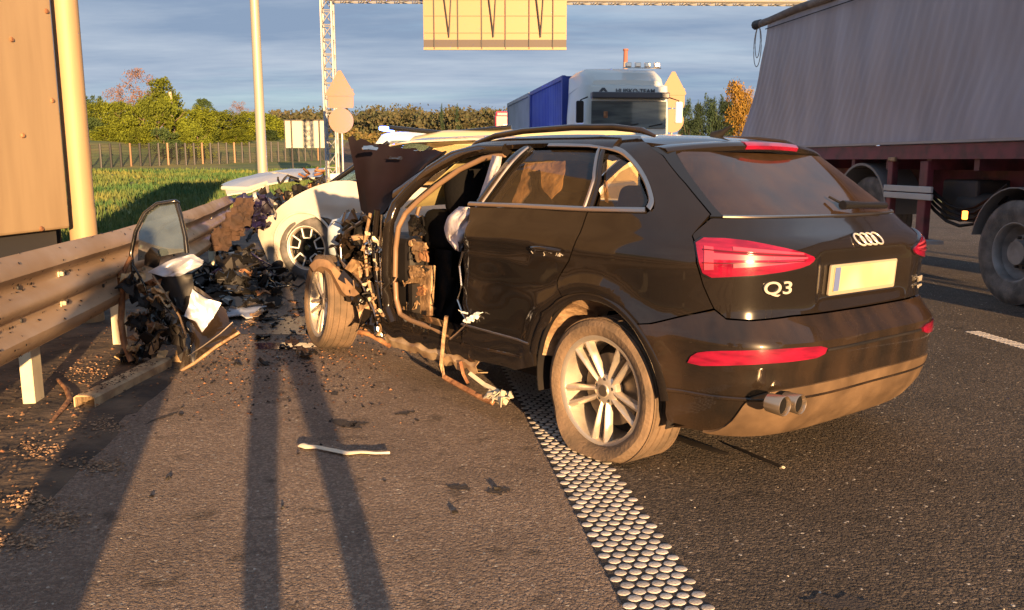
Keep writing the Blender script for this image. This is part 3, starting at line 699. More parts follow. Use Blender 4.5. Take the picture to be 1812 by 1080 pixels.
# roof skin
g = []
for i in range(26):
    x = -.22 + 1.62 * i / 25; zc = float(np.interp(x, [-.3, 0, .3, .7, 1.0, 1.4], [1.462, 1.497, 1.512, 1.515, 1.50, 1.44])); row = []
    hw_ = min(.62, hwid(x, 1.465) * .985 if x < .3 else .62)
    for j in range(21):
        y = -hw_ + 2 * hw_ * j / 20; row.append(Vector((x, y, zc - .045 * abs(y / hw_) ** 2.6)))
    g.append(row)
MB().sheet(g, .012).build('roof', M_PAINT, suv, 50)
for s_ in (1, -1):
    pts = [Vector((x, s_ * (.585 - .03 * max(0, .2 - x)), z - (.018 if s_ < 0 else 0))) for x, z in ((1.42, 1.435), (1.33, 1.475), (1.15, 1.512), (.9, 1.532), (.5, 1.540), (.2, 1.532), (.02, 1.512), (-.06, 1.485))]
    MB().tube([(p.x, p.y, p.z) for p in [Vector(q) for q in pts]], [.010, .015, .017, .017, .017, .017, .015, .008], 10).build('roof_rail', M_PAINTLOW, suv, 60)
m = MB(); m.tube([(.05, 0, 1.50), (.0, 0, 1.525), (-.06, 0, 1.56)], [.035, .016, .004], 8); m.build('antenna', M_BLACK, suv, 60)
# tailgate
tgl = [xz(-.53, 1.0)]
tgL = BS([(1258, 388), (1228, 414)]) + [(p[0] - .006, p[1]) for p in lampseam] + BS([(1285, 563), (1330, 566)])
zt0 = B(1400, 558)[1]; zt1 = B(1500, 546)[1]
half = tgL + [(B(1400, 558)[0], zt0), (-LT, zt1)]
ztop = 1.128
tg = [(-LT, ztop)] + [(B(1262, 386)[0], ztop)] + half
tg_full = tg[1:-1] + [(-LT, zt1)] + [(-2 * LT - u, z) for u, z in tg[1:-1]][::-1]
def gate_off(u, z):
    y = (u + LT); o_ = 0
    # recess around the plate
    k = 1 / (1 + math.exp(-(.36 - abs(y)) / .015)); kz = 1 / (1 + math.exp(-(z - .765) / .008)) * 1 / (1 + math.exp(-(.985 - z) / .006)); o_ -= .022 * k * kz
    return o_
panel('tailgate', tg_full, suv, M_PAINT, .002, .018, sm=0, step=.024, dent=gate_off)
# rear glass and black surrounds
uL0, uL1 = B(1275, 378)[0], B(1203, 284)[0]
glp = [(uL0, 1.145), (uL1, 1.405)]
gl_full = [(uL0, 1.140), (uL0 + .02, 1.18), (uL1, 1.40), (uL1 - .05, 1.412), (-LT, 1.415)] ; gl_full = gl_full + [(-2 * LT - u, z) for u, z in gl_full[:-1]][::-1] + [(-LT, 1.134)]
panel('rear_glass', gl_full, suv, M_GLASSR, .0, .006, sm=0)
sideb = [B(1256, 384), (uL0 - .004, 1.136), (uL0 + .015, 1.18), (uL1 + .006, 1.40), (uL1, 1.425)] + [(gateL[0][0] - .008, 1.43)] + [(p[0] - .008, p[1]) for p in gateL[1:]]
panel('glass_surround', sideb, suv, M_BLACKSH, .003, .012, sm=0)
panel('glass_surround', mirror(sideb), suv, M_BLACKSH, .003, .012, sm=0)
strip('glass_trim', dense([(uL0, 1.136), (-LT, 1.131), (-2 * LT - uL0, 1.136)], 20), M_TRIM, .007, .006, .006)
# spoiler
g = []
for j in range(29):
    y = -.625 + 1.25 * j / 28; k = abs(y / .625); row = []
    xb = -.30 + .13 * k ** 2.2; zt = 1.468 - .040 * k ** 2.2
    for (dx, dz) in ((.16, .004), (.08, .004), (.03, .0), (.0, -.006), (-.012, -.018), (-.004, -.036), (.03, -.044), (.09, -.040)): row.append(Vector((xb + dx, y, zt + dz)))
    g.append(row)
MB().sheet(g, .006).build('roof_spoiler', M_PAINT, suv, 50)
g = []
for j in range(13):
    y = -.21 + .42 * j / 12; k = abs(y / .625); xb = -.30 + .13 * k ** 2.2; zt = 1.468 - .04 * k ** 2.2
    g.append([Vector((xb + .014, y, zt + .0015)), Vector((xb - .006, y, zt - .004)), Vector((xb - .019, y, zt - .018)), Vector((xb - .011, y, zt - .034))])
MB().sheet(g, .004).build('brake_light', M_RED, suv, 60)
# lamps
lampb = BS([(1229, 423), (1300, 426), (1370, 438), (1434, 453), (1439, 460), (1424, 472), (1370, 483), (1300, 489), (1247, 491), (1236, 458)])
for pol in (lampb, mirror(lampb)):
    cu = sum(p[0] for p in pol) / len(pol); cz = sum(p[1] for p in pol) / len(pol)
    panel('lamp_seal', [(cu + (p[0] - cu) * 1.03, cz + (p[1] - cz) * 1.10) for p in pol], suv, M_BLACKSH, .008, .01, sm=1, step=.025)
    lm = panel('tail_light', pol, suv, M_RED, .014, .02, sm=1, step=.02)
ul = [min(p[0] for p in lampb), max(p[0] for p in lampb)]
zc_ = sum(p[1] for p in lampb) / len(lampb)
def lam(f, zz): return (ul[1] + (ul[0] - ul[1]) * f, zz)
lights = kids(suv); lights = [o for o in lights if o.name.startswith('tail_light')]
def lampstrip(f0, f1, z0, z1, h0, h1, parent, mir):
    pol = [lam(f0, z0 - h0), lam(f1, z1 - h1), lam(f1, z1 + h1), lam(f0, z0 + h0)]
    if mir: pol = mirror(pol)
    o = panel('light_strip', pol, parent, M_REDL, .018, .006, sm=0, step=.02)
for mir, par in ((0, lights[0]), (1, lights[1])):
    lampstrip(.08, .90, zc_ + .012, zc_ + .006, .012, .003, par, mir)
    lampstrip(.28, .86, zc_ + .040, zc_ + .020, .007, .003, par, mir)
    lampstrip(.28, .86, zc_ - .022, zc_ - .004, .008, .003, par, mir)
    for q0, h0_ in ((.034, .0022), (-.014, .0022)):
        panel('lamp_rib', mirror([lam(.06, zc_ + q0 - h0_), lam(.88, zc_ + q0 * .35 - h0_), lam(.88, zc_ + q0 * .35 + h0_), lam(.06, zc_ + q0 + h0_)]) if mir else [lam(.06, zc_ + q0 - h0_), lam(.88, zc_ + q0 * .35 - h0_), lam(.88, zc_ + q0 * .35 + h0_), lam(.06, zc_ + q0 + h0_)], par, M_DRED, .019, .006, sm=0, step=.02)
    lampstrip(.07, .14, zc_ + .002, zc_ + .002, .045, .042, par, mir)
# bumper
def bedge(f): return f
bt = [(lampseam[-1][0] - .004, lampseam[-1][1] - .007)] + [(p[0], p[1] - .008) for p in half[-4:-1]] + [(-LT, zt1 - .008)]
bu_left = [xz(-.372, .671)] + arc(129, 168, 6, .43) + [xz(-.448, .30), xz(-.45, .262), xz(-.52, .245)]
bsk = BS([(1200, 732), (1240, 737)]) + [(-LT * .55, .235), (-LT * .75, .225), (-LT, .215)]
half_b = bt[::-1] + bu_left + [bsk[0]] + bsk[2:]
# order: start centre top -> left along top -> down the arch -> along bottom to centre
hb = [(-LT, zt1 - .008)] + bt[:-1][::-1] + bu_left + [(-.80, .235), (-1.05, .225), (-1.4, .22), (-LT, .215)]
hb = [p for p in hb]
full_b = hb + [(-2 * LT - u, z) for u, z in hb[1:-1]][::-1]
def bump_off(u, z):
    return .008 * math.exp(-((z - .625) / .010) ** 2) - .006 * math.exp(-((z - .50) / .006) ** 2) - .006 * math.exp(-((z - .41) / .006) ** 2) - (.004 if z < .41 else 0)
panel('rear_bumper', full_b, suv, M_PAINTLOW, .006, .02, sm=0, step=.026, dent=bump_off)
fogl = BS([(1216, 646), (1228, 624), (1260, 620), (1330, 619), (1400, 615), (1461, 611), (1452, 630), (1400, 638), (1330, 643)])
for pol in (fogl, mirror(fogl)): panel('bumper_reflector', pol, suv, M_RED, .016, .014, sm=1, step=.02)
zf = sum(p[1] for p in fogl) / len(fogl)
strip('bumper_groove', dense([(fogl[5][0], zf + .012), (-LT, zf + .012), (-2 * LT - fogl[5][0], zf + .012)], 16), M_BLACK, .008, .010, .006)
strip('bumper_groove', dense([xz(-.44, .405), (-.9, .40), (-LT, .405), (-2 * LT + .9, .40)], 24), M_PAINTLOW, .012, .012, .008)
dq = BS([(1290, 722), (1318, 706), (1345, 696), (1385, 687), (1440, 677)]); dif = [(dq[0][0] + .10, .226), (dq[0][0] - .02, .245)] + dq[1:]
dif_f = dif + [(-LT, dif[-1][1] + .003)] + [(-2 * LT - u, z) for u, z in dif][::-1] + [(-LT, .212)]
M_DIFF = mat('silver_diffuser', (.13, .088, .058), .42, .5, dust=(.25, .16, .09), dustamt=.5, dscale=6)
panel('diffuser', dif_f, suv, M_DIFF, .014, .012, sm=2)
for px, py in ((1388, 717), (1416, 714)):
    p = on_plane(CM, px, py + 2, 0, -.948); m = MB(); m.lathe([(.034, -.07), (.038, -.07), (.0415, .0), (.039, .004), (.036, 0), (.034, -.07)], 32, 'y')
    m.v = [(p.x - v[1] * 1, p.y + v[0], p.z + v[2]) for v in m.v]; e = m.build('exhaust_tip', M_TIP, suv, 40)
    m = MB(); m.lathe([(0, -.014), (.0355, -.014)], 24, 'y'); m.v = [(p.x - v[1], p.y + v[0], p.z + v[2]) for v in m.v]; m.build('bore', M_DARKIN, e, 0)
pe_ = on_plane(CM, 1370, 722, 0, -.82); MB().tube([(-.74, pe_.y + .03, pe_.z), (-.3, pe_.y + .05, pe_.z - .01)], [.06, .09], 14).build('silencer', M_DISC, suv, 40)
# plate
zp = .868
def rearM(y, z, off):   # matrix with local z = outward from the tailgate
    e = .045; A, Bq = P(-LT + y + e, z, off), P(-LT + y - e, z, off); xa = (Bq - A).normalized()
    C_, D__ = P(-LT + y, z - .03, off), P(-LT + y, z + .03, off); ya = (D__ - C_).normalized(); za = xa.cross(ya).normalized(); ya = za.cross(xa).normalized()
    c = P(-LT + y, z, off); m_ = Matrix((xa, ya, za)).transposed().to_4x4(); return Matrix.Translation((c.x, y, z)) @ m_
def rect(w_, h_, r=.006):
    return [(-w_ / 2 + r, -h_ / 2), (w_ / 2 - r, -h_ / 2), (w_ / 2, -h_ / 2 + r), (w_ / 2, h_ / 2 - r), (w_ / 2 - r, h_ / 2), (-w_ / 2 + r, h_ / 2), (-w_ / 2, h_ / 2 - r), (-w_ / 2, -h_ / 2 + r)]
Mx = rearM(0, zp, -.018)
fr = MB(); fr.prism(rect(.56, .135), .012, Mx); pf = fr.build('plate_frame', mat('plate_frame', (.42, .36, .28), .4, .3), suv, 0, bevel=.002)
pl = MB(); pl.prism(rect(.515, .108), .004, Mx @ Matrix.Translation((0, .004, .0125))); pl.build('number_plate', mat('blank_plate', (.50, .47, .34), .35, col2=(.42, .38, .22), nscale=5, ndet=1), suv, 0)
pl = MB(); pl.prism(rect(.040, .104, .003), .002, Mx @ Matrix.Translation((-.236, .004, .017))); pl.build('plate_band', mat('plate_blue', (.10, .14, .32), .4), suv, 0)
# rings, letters
def text_mesh(s_, size, ext=.003):
    c = bpy.data.curves.new('t', 'FONT'); c.body = s_; c.size = size; c.extrude = ext; c.align_x = 'CENTER'; c.align_y = 'CENTER'; c.offset = size * .012
    o = bpy.data.objects.new('t', c); COL.objects.link(o); bpy.context.view_layer.update()
    me = bpy.data.meshes.new_from_object(o.evaluated_get(bpy.context.evaluated_depsgraph_get())); bpy.data.objects.remove(o); return me
def put_text(name, s_, size, Mw, m, parent, sx=1.0, ext=.003):
    me = text_mesh(s_, size, ext); me.transform(Mw @ Matrix.Diagonal((sx, 1, 1, 1))); return link(name, me, m, parent)
pr_ = on_plane(CM, 1537, 423, 0, -.815)
for k in range(4):
    yy = pr_.y + .073 - k * .0487; Mr = rearM(yy, pr_.z, .017); m = MB()
    for i in range(28):
        a = 2 * math.pi * i / 28
    pts = [Mr @ Vector((.034 * math.cos(2 * math.pi * i / 32), .034 * math.sin(2 * math.pi * i / 32), .001 * (k % 2))) for i in range(33)]
    m.tube(pts, .0046, 8, False); m.build('badge_ring', M_BADGE, suv, 60)
pq = on_plane(CM, 1392, 513, 0, -.83); put_text('badge_letters', 'Q3', .074, rearM(pq.y, pq.z, .008), M_BADGE, suv, 1.45, .004)
pq = on_plane(CM, 1622, 493, 0, -.80); Mq = rearM(pq.y, pq.z, .016); put_text('badge_letters', 'TFSI', .038, Mq, M_BADGE, suv, 1.3)
pq = on_plane(CM, 1624, 504, 0, -.80); put_text('badge_letters', 'quattro', .024, rearM(pq.y, pq.z, .016), M_BADGE, suv, 1.2)
# wiper
wp = [P(B(1558, 372)[0], B(1558, 372)[1], .03), P(B(1520, 373)[0], B(1520, 373)[1], .035), P(B(1484, 372)[0], B(1484, 372)[1], .03)]
m = MB(); m.tube(wp, [.018, .014, .022], 8); m.build('rear_wiper', M_BLACKSH, suv, 60)
wb = [P(B(1484, 370)[0], 1.16, .03), P(B(1484, 370)[0] + .03, 1.20, .02)]
MB().tube(wb, .006, 6).build('wiper_blade', M_BLACK, suv, 60)
# door handle (broken)
hp = B(975, 442); m = MB(); m.tube([P(hp[0] + .11, hp[1], .012), P(hp[0] + .05, hp[1] + .004, .030), P(hp[0] - .05, hp[1] + .004, .030), P(hp[0] - .10, hp[1], .010)], [.010, .013, .013, .009], 8); m.build('door_handle', M_PAINT, suv, 60)
m = MB(); rr = random.Random(9)
for i in range(16):
    u = hp[0] + rr.uniform(-.10, .11); z = hp[1] + rr.uniform(-.035, .012); q = P(u, z, .006); m.tube([q, P(u + rr.uniform(-.03, .03), z + rr.uniform(-.012, .012), .007)], rr.uniform(.0015, .004), 5)
tag(m.build('bare_metal_scratches', M_BADGE, suv, 0), kind='stuff')
# fuel flap seam, side seams
strip('side_molding', dense([xz(1.03, .462), xz(.42, .455)], 12), M_TRIM, .007, .006, .006)
strip('side_molding', dense([xz(1.035, .345), xz(.5, .37)], 12), M_PAINTLOW, .010, .006, .008)
# rear wheel housing, inner body, floor
m = MB(); g = []
for i in range(25):
    a = R(-15 + 210 * i / 24); rr_ = .425; g.append([Vector((-.03 + rr_ * math.cos(a), y, .325 + rr_ * math.sin(a))) for y in (.45, .60, .72, hwid(-.03 + rr_ * math.cos(a), .5) - .02)])
m.sheet(g, .006); m.build('wheel_housing', M_BLACK, suv, 60)
g = []; rr = random.Random(4)
for i in range(17):
    a = R(10 + 92 * i / 16); ri = .405 - .06 * (.5 + .5 * noise.noise(Vector((i * .7, 0, 0)))) - (.03 if i % 5 == 0 else 0)
    g.append([Vector((-.03 + r_q * math.cos(a), .862 - .05 * k_, .325 + r_q * math.sin(a))) for k_, r_q in enumerate(np.linspace(.418, ri - .03, 4))])
MB().sheet(g, .006).build('torn_arch_liner', M_TRIMIN, suv, 50)
MB().box((.72, 0, .26), (2.2, 1.5, .05)).box((1.9, 0, .40), (.04, 1.4, .35)).build('floor_pan', M_BLACK, suv, 0)
MB().box((-.55, 0, .75), (.05, 1.2, .6)).box((-.2, 0, .62), (.8, 1.15, .05)).build('boot_lining', M_DARKIN, suv, 0)
# rear axle
MB().tube([(-.03, -.7, .30), (-.03, .66, .30)], .04, 10).build('rear_axle', M_BLACK, suv, 60)
wr = wheel('wheel', suv, (-.045, .772, .300), 0, .348, .262, .235, 'five', flat=.55)
tag(wr, 'rear wheel with flattened tyre')
wheel('wheel', suv, (-.04, -.775, .335), math.pi, .345, .260, .235, 'five')
# seats
def rbox(mb, c, size, rot=None): mb.box(c, size, rot)
def seat(x, y, rec=.22, mt=M_DARKIN):
    st = MB(); st.box((x + .02, y, .58), (.52, .50, .16)); o = st.build('seat', mt, suv, 60, bevel=.06, seg=4)
    rt = Matrix.Rotation(-rec, 3, 'Y'); b_ = MB(); b_.box(Vector((x - .30, y, .93)), (.16, .50, .62), rt); b_.build('backrest', mt, o, 60, bevel=.06, seg=4)
    h = MB(); h.box(Vector((x - .41, y, 1.29)), (.12, .28, .17), rt); h.build('headrest', mt, o, 60, bevel=.05, seg=4)
seat(1.15, .37); seat(1.15, -.37)
m = MB(); m.box((.05, 0, .58), (.5, 1.25, .16)); bs = m.build('rear_bench', M_DARKIN, suv, 60, bevel=.05, seg=3)
m = MB(); m.box((-.25, 0, .90), (.16, 1.25, .56), Matrix.Rotation(-.3, 3, 'Y')); m.build('bench_back', M_DARKIN, bs, 60, bevel=.05, seg=3)
for y in (.38, 0, -.38): m = MB(); m.box((-.36, y, 1.22), (.10, .25, .14)); m.build('headrest', M_DARKIN, bs, 60, bevel=.04, seg=3)
m = MB(); m.tube([(1.42, .37, .48), (1.30, .60, .50), (1.15, .62, .48)], .05, 8)
# headliner, B pillar inner
m = MB(); g = [[Vector((x, y, 1.455 - .03 * abs(y / .6) ** 2)) for y in np.linspace(-.6, .6, 9)] for x in np.linspace(-.1, 1.3, 9)]; m.sheet(g, .01); m.build('headliner', M_DARKIN, suv, 60)
bp1 = MB(); bp1.tube([(1.03, .80, .30), (1.00, .81, .75), (.96, .80, 1.10), (.86, .70, 1.30), (.78, .62, 1.44)], [.05, .055, .05, .035, .03], 8); bp1.build('centre_pillar', M_BLACKSH, suv, 60)
# dashboard, steering wheel
m = MB(); m.box((1.82, 0, .93), (.28, 1.16, .26)); m.build('dashboard', M_DARKIN, suv, 60, bevel=.06, seg=4)
da = CM
def car_pt(px, py, y): return on_plane(CM, px, py, 1, y)
stc = car_pt(775, 385, .42); st = MB()
st.tube([stc + Vector((-.06 * math.cos(a) * .4, .17 * math.sin(a), .17 * math.cos(a))) for a in [2 * math.pi * i / 30 for i in range(31)]], .014, 8, False)
st.tube([stc + Vector((.0, -.16, 0)), stc + Vector((.03, 0, -.01)), stc + Vector((0, .16, 0))], .016, 6); st.tube([stc + Vector((.03, 0, 0)), stc + Vector((.25, 0, -.08))], [.05, .035], 8)
st.build('steering_wheel', mat('worn_wheel_rim', (.10, .065, .04), .4, dust=(.4, .26, .15), dustamt=.6), suv, 60)
# dash end panel, kick panel, hanging parts lit by the sun (driver footwell side)
rr = random.Random(12)
m = MB(); pk = [car_pt(a, b_, .64) for a, b_ in ((712, 470), (765, 470), (760, 560), (712, 560))]
m.add(pk + [p + Vector((0, -.03, 0)) for p in pk], [(0, 1, 2, 3), (7, 6, 5, 4), (0, 4, 5, 1), (1, 5, 6, 2), (2, 6, 7, 3), (3, 7, 4, 0)]); m.build('kick_panel', M_TRIMIN, suv, 0, bevel=.008)
for (a, b_, w_, h_, mm) in ((738, 400, .16, .13, M_BLACKSH), (742, 438, .15, .07, M_TRIMIN), (750, 452, .10, .07, M_RUST), (738, 482, .15, .07, M_TRIMIN), (742, 515, .13, .06, M_RUST), (728, 545, .10, .06, M_TRIMIN)):
    c = car_pt(a, b_, .66); m = MB(); crumple(m, c, (w_, h_), a, .25, 6, .012, Matrix.Rotation(R(90), 3, 'X') @ Matrix.Rotation(rr.uniform(-.2, .2), 3, 'Z')); m.build('dash_fragment', mm, suv, 30)
for k in range(7):
    c = car_pt(725 + rr.uniform(0, 45), 420 + rr.uniform(0, 130), .67); m = MB(); pts = [c]
    for i in range(5): pts.append(pts[-1] + Vector((rr.uniform(-.05, .05), rr.uniform(-.03, .03), rr.uniform(-.07, .05))))
    m.tube(pts, rr.uniform(.003, .007), 6); m.build('loose_wire', random.Random(k).choice([M_BLACK, M_RUST, M_TRIMIN]), suv, 60)
for k in range(3):
    c = car_pt(735, 440 - k * 3, .65); m = MB(); m.lathe([(0, .01), (.02 + .01 * k, .01), (.03, -.02)], 14, 'y', c + Vector((.05 - .05 * k, 0, .03 - .05 * k))); m.build('vent', M_TRIMIN, suv, 40)
# door opening frame: A post + sill with thick orange-lit rubber lip
fr_pts = [(889, 268), (850, 276), (808, 296), (768, 325), (735, 352), (712, 375), (699, 402), (694, 440), (693, 490), (695, 530), (702, 557), (720, 568), (760, 583), (800, 602)]
pts = []
for a, b_ in fr_pts:
    q = B(a, b_); pts.append(P(q[0], q[1], -.025))
m = MB(); sm_ = []
for i in range(len(pts) - 1):
    for k in range(4): sm_.append(pts[i].lerp(pts[i + 1], k / 4))
sm_.append(pts[-1]); m.tube(sm_, .016, 10); m.build('door_seal', mat('tan_door_seal', (.20, .125, .075), .5, coat=.3), suv, 80)
pa = [(895, 262), (850, 262), (800, 275), (760, 300), (722, 335), (698, 362), (686, 392), (682, 440), (681, 500), (684, 545), (694, 572)]
pts = [P(B(a, b_)[0], B(a, b_)[1], -.012) for a, b_ in pa]; sm_ = []
for i in range(len(pts) - 1):
    for k in range(4): sm_.append(pts[i].lerp(pts[i + 1], k / 4))
sm_.append(pts[-1]); MB().tube(sm_, .035, 12).build('front_pillar', M_PAINT, suv, 80)
# inner sill step
a0, a1, b0, b1 = [car_pt(*q) for q in ((700, 575, .84), (800, 612, .84), (702, 560, .70), (806, 592, .70))]
g = [[a0.lerp(a1, i / 12) + Vector((0, 0, 0)), a0.lerp(a1, i / 12) + Vector((0, -.02, .02)), b0.lerp(b1, i / 12) + Vector((0, .06, .0)), b0.lerp(b1, i / 12) + Vector((0, .03, .012)), b0.lerp(b1, i / 12)] for i in range(13)]
MB().sheet(g, .01).build('sill_step', mat('brown_sill_trim', (.10, .065, .05), .3, coat=.5), suv, 50)
g = []
for i in range(24):
    f = i / 23; x = .95 + .98 * f; n_ = noise.noise(Vector((x * 7, 0, 5))) * .02
    g.append([Vector((x, .80 + n_, .42)), Vector((x, .872 + n_, .405)), Vector((x, .888 + n_, .33)), Vector((x, .872, .262 + .012 * math.sin(x * 30))), Vector((x, .80, .245 + n_))])
MB().sheet(g, .008).build('sill', M_PAINT, suv, 50)
g = []
for i in range(30):
    f = i / 29; x = .92 + 1.0 * f; n_ = noise.noise(Vector((x * 14, 1, 5))) * .03
    g.append([Vector((x, .86 + n_ * .4, .262)), Vector((x, .885, .235 + n_)), Vector((x, .87, .195 + n_ * 1.6)), Vector((x, .80, .19))])
MB().sheet(g, .006).build('torn_sill_flange', mat('bare_bent_metal', (.55, .42, .27), .45, .5, col2=(.25, .16, .10), nscale=10), suv, 35)
# hanging bent strips under the B pillar and foot on the road
for pl_, r_q, mm in ([((790, 560), (785, 600), (781, 645), (786, 668)), .014, M_TRIMIN], [((786, 668), (815, 684), (850, 703), (872, 712)), .018, M_RUST], [((815, 640), (820, 662), (828, 678)), .012, M_RUST], [((832, 662), (858, 682), (880, 693), (893, 706)), .016, M_POST], [((868, 700), (882, 709), (895, 711)), .02, M_POST]):
    pts = [car_pt(a, b_, .90) for a, b_ in pl_]; pts = [Vector((p.x, p.y, max(p.z, .02))) for p in pts]; m = MB(); m.tube(pts, r_q, 4); m.build('bent_strip', mm, suv, 0)
cr = MB()
for k in range(4): crumple(cr, car_pt(884, 707, .92) + Vector((.03 * k - .05, 0, .02)), (.10, .08), 70 + k, .5, 5, .004)
cr.build('torn_bracket', M_POST, suv, 20)
# jagged torn edge at B pillar lower
cr = MB(); rr = random.Random(21); pts = []
for (a, b_) in ((822, 445), (816, 470), (820, 505), (813, 530), (822, 555), (830, 572), (812, 590), (800, 600)):
    q = B(a, b_); pts.append(P(q[0], q[1], .012))
cr.tube(pts, .006, 6); cr.build('torn_edge', M_CHROME, suv, 0)
for k in range(5):
    q = B(826 + k * 6, 560 + rr.uniform(-12, 14)); cr = MB(); crumple(cr, P(q[0], q[1], .018), (.05, .03), 30 + k, .4, 4, .003); cr.build('paint_flake', M_WHITEP, suv, 0)
# airbags: curtain along B pillar, side bag drooping, dark headrest blob
def cloth(name, pixels_l, pixels_r, y0, m_, amp=.02, seed=0):
    g = []; n_ = 14
    for i in range(n_):
        f = i / (n_ - 1)
        def pick(lst, f):
            k = f * (len(lst) - 1); i0 = min(int(k), len(lst) - 2); t = k - i0; return (lst[i0][0] * (1 - t) + lst[i0 + 1][0] * t, lst[i0][1] * (1 - t) + lst[i0 + 1][1] * t)
        A = pick(pixels_l, f); Bq = pick(pixels_r, f); row = []
        for j in range(10):
            t = j / 9; yy = y0 + amp * 2.2 * math.sin(math.pi * t) + amp * noise.noise(Vector((f * 5, t * 4, seed))) * 2
            row.append(on_plane(CM, A[0] * (1 - t) + Bq[0] * t, A[1] * (1 - t) + Bq[1] * t, 1, yy))
        g.append(row)
    return MB().sheet(g, .006).build(name, m_, suv, 80)
cloth('curtain_airbag', [(872, 275), (862, 310), (850, 345), (838, 375)], [(888, 278), (880, 315), (868, 350), (848, 392)], .74, M_AIRBAG, .015, 1)
cloth('side_airbag', [(812, 366), (792, 385), (786, 405), (792, 425), (806, 442)], [(850, 368), (842, 385), (832, 405), (824, 425), (816, 446)], .76, M_AIRBAG, .03, 2)
m = MB(); c = car_pt(828, 335, .45); m.lathe([(0, .20), (.08, .19), (.14, .12), (.155, 0), (.14, -.12), (.08, -.19), (0, -.2)], 20, 'z', c); m.build('deflated_driver_airbag', M_DARKIN, suv, 80)
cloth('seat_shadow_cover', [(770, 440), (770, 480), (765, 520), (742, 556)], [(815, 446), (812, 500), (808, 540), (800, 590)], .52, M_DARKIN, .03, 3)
# beige curtain airbag behind rear door glass
def inset_cloth(name, l, rgt, off, m_, seed):
    g = []
    for i in range(14):
        f = i / 13; A, Bq = pk0(l, f), pk0(rgt, f); row = []
        for j in range(12):
            t = j / 11; q = B(A[0] * (1 - t) + Bq[0] * t, A[1] * (1 - t) + Bq[1] * t); row.append(P(q[0], q[1], off + .012 * noise.noise(Vector((f * 6, t * 5, seed)))))
        g.append(row)
    return MB().sheet(g, .004).build(name, m_, suv, 80)
def pk0(lst, f):
    k = f * (len(lst) - 1); i0 = min(int(k), len(lst) - 2); t = k - i0; return (lst[i0][0] * (1 - t) + lst[i0 + 1][0] * t, lst[i0][1] * (1 - t) + lst[i0 + 1][1] * t)
inset_cloth('rear_curtain_airbag', [(922, 282), (914, 305), (902, 340), (892, 373)], [(992, 276), (990, 300), (984, 330), (958, 352)], -.040, M_BEIGE, 5)
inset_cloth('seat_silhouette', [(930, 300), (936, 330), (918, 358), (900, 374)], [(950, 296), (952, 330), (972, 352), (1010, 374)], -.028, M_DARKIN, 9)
inset_cloth('rear_curtain_airbag', [(1062, 314), (1062, 332), (1064, 352)], [(1067, 316), (1069, 334), (1069, 354)], -.030, M_BEIGE, 8)
# windscreen
g = []
for i in range(10):
    f = i / 9; x = 1.93 + (1.38 - 1.93) * f; z = 1.07 + (1.44 - 1.07) * f; hw_ = .72 + (.58 - .72) * f
    g.append([Vector((x + .10 * (1 - (y / hw_) ** 2), y, z + .02 * (1 - (y / hw_) ** 2))) for y in np.linspace(-hw_, hw_, 12)])
MB().sheet(g, .006).build('windscreen', M_CRACK, suv, 80)
# bonnet thrown up
hood_px = [[(615, 241), (628, 300), (640, 372)], [(655, 252), (650, 315), (650, 382)], [(700, 262), (690, 318), (664, 386)], [(745, 267), (722, 310), (680, 378)], [(786, 268), (752, 292), (700, 352)]]
xsH = [2.55, 2.46, 2.34, 2.20, 2.02]
g = []
def pk2(lst, f):
    k = f * (len(lst) - 1); i0 = min(int(k), len(lst) - 2); t = k - i0; a, b_ = lst[i0], lst[i0 + 1]; return (a[0] * (1 - t) + b_[0] * t, a[1] * (1 - t) + b_[1] * t)
for i in range(21):
    f = i / 20; k = f * 4; i0 = min(int(k), 3); t = k - i0; row = []
    for j in range(13):
        v = j / 12; a = pk2(hood_px[i0], v); b_ = pk2(hood_px[i0 + 1], v); px = a[0] * (1 - t) + b_[0] * t; py = a[1] * (1 - t) + b_[1] * t
        if j == 0: py += random.Random(i).uniform(-4, 4)
        x = 2.62 - .62 * f ** 1.2 - .05 * v + .02 * noise.noise(Vector((f * 4, v * 3, 1)))
        row.append(on_plane(CM, px, py, 0, x))
    g.append(row)
MB().sheet(g, .012).build('bonnet', mat('underside_of_bonnet', (.006, .0035, .006), .6, coat=.03, col2=(.009, .005, .009), nscale=3, spec=.15), suv, 50)
g = [[on_plane(CM, a, b_, 0, x) for a, b_, x in row] for row in ([(790, 268, 1.96), (760, 300, 1.98), (715, 345, 2.0)], [(775, 272, 2.2), (730, 310, 2.2), (690, 368, 2.1)], [(745, 290, 2.36), (705, 335, 2.3), (672, 384, 2.2)])]
MB().sheet(g, .01).build('bonnet_insulation', M_DARKIN, suv, 60)
for a, b_, s_ in ((745, 268, 3), (655, 262, 4), (700, 280, 5)):
    m = MB(); crumple(m, on_plane(CM, a, b_, 0, 2.2), (.10, .03), s_, .3, 5, .004); m.build('torn_bonnet_edge', M_CHROME if s_ != 5 else M_PAINT, suv, 20)
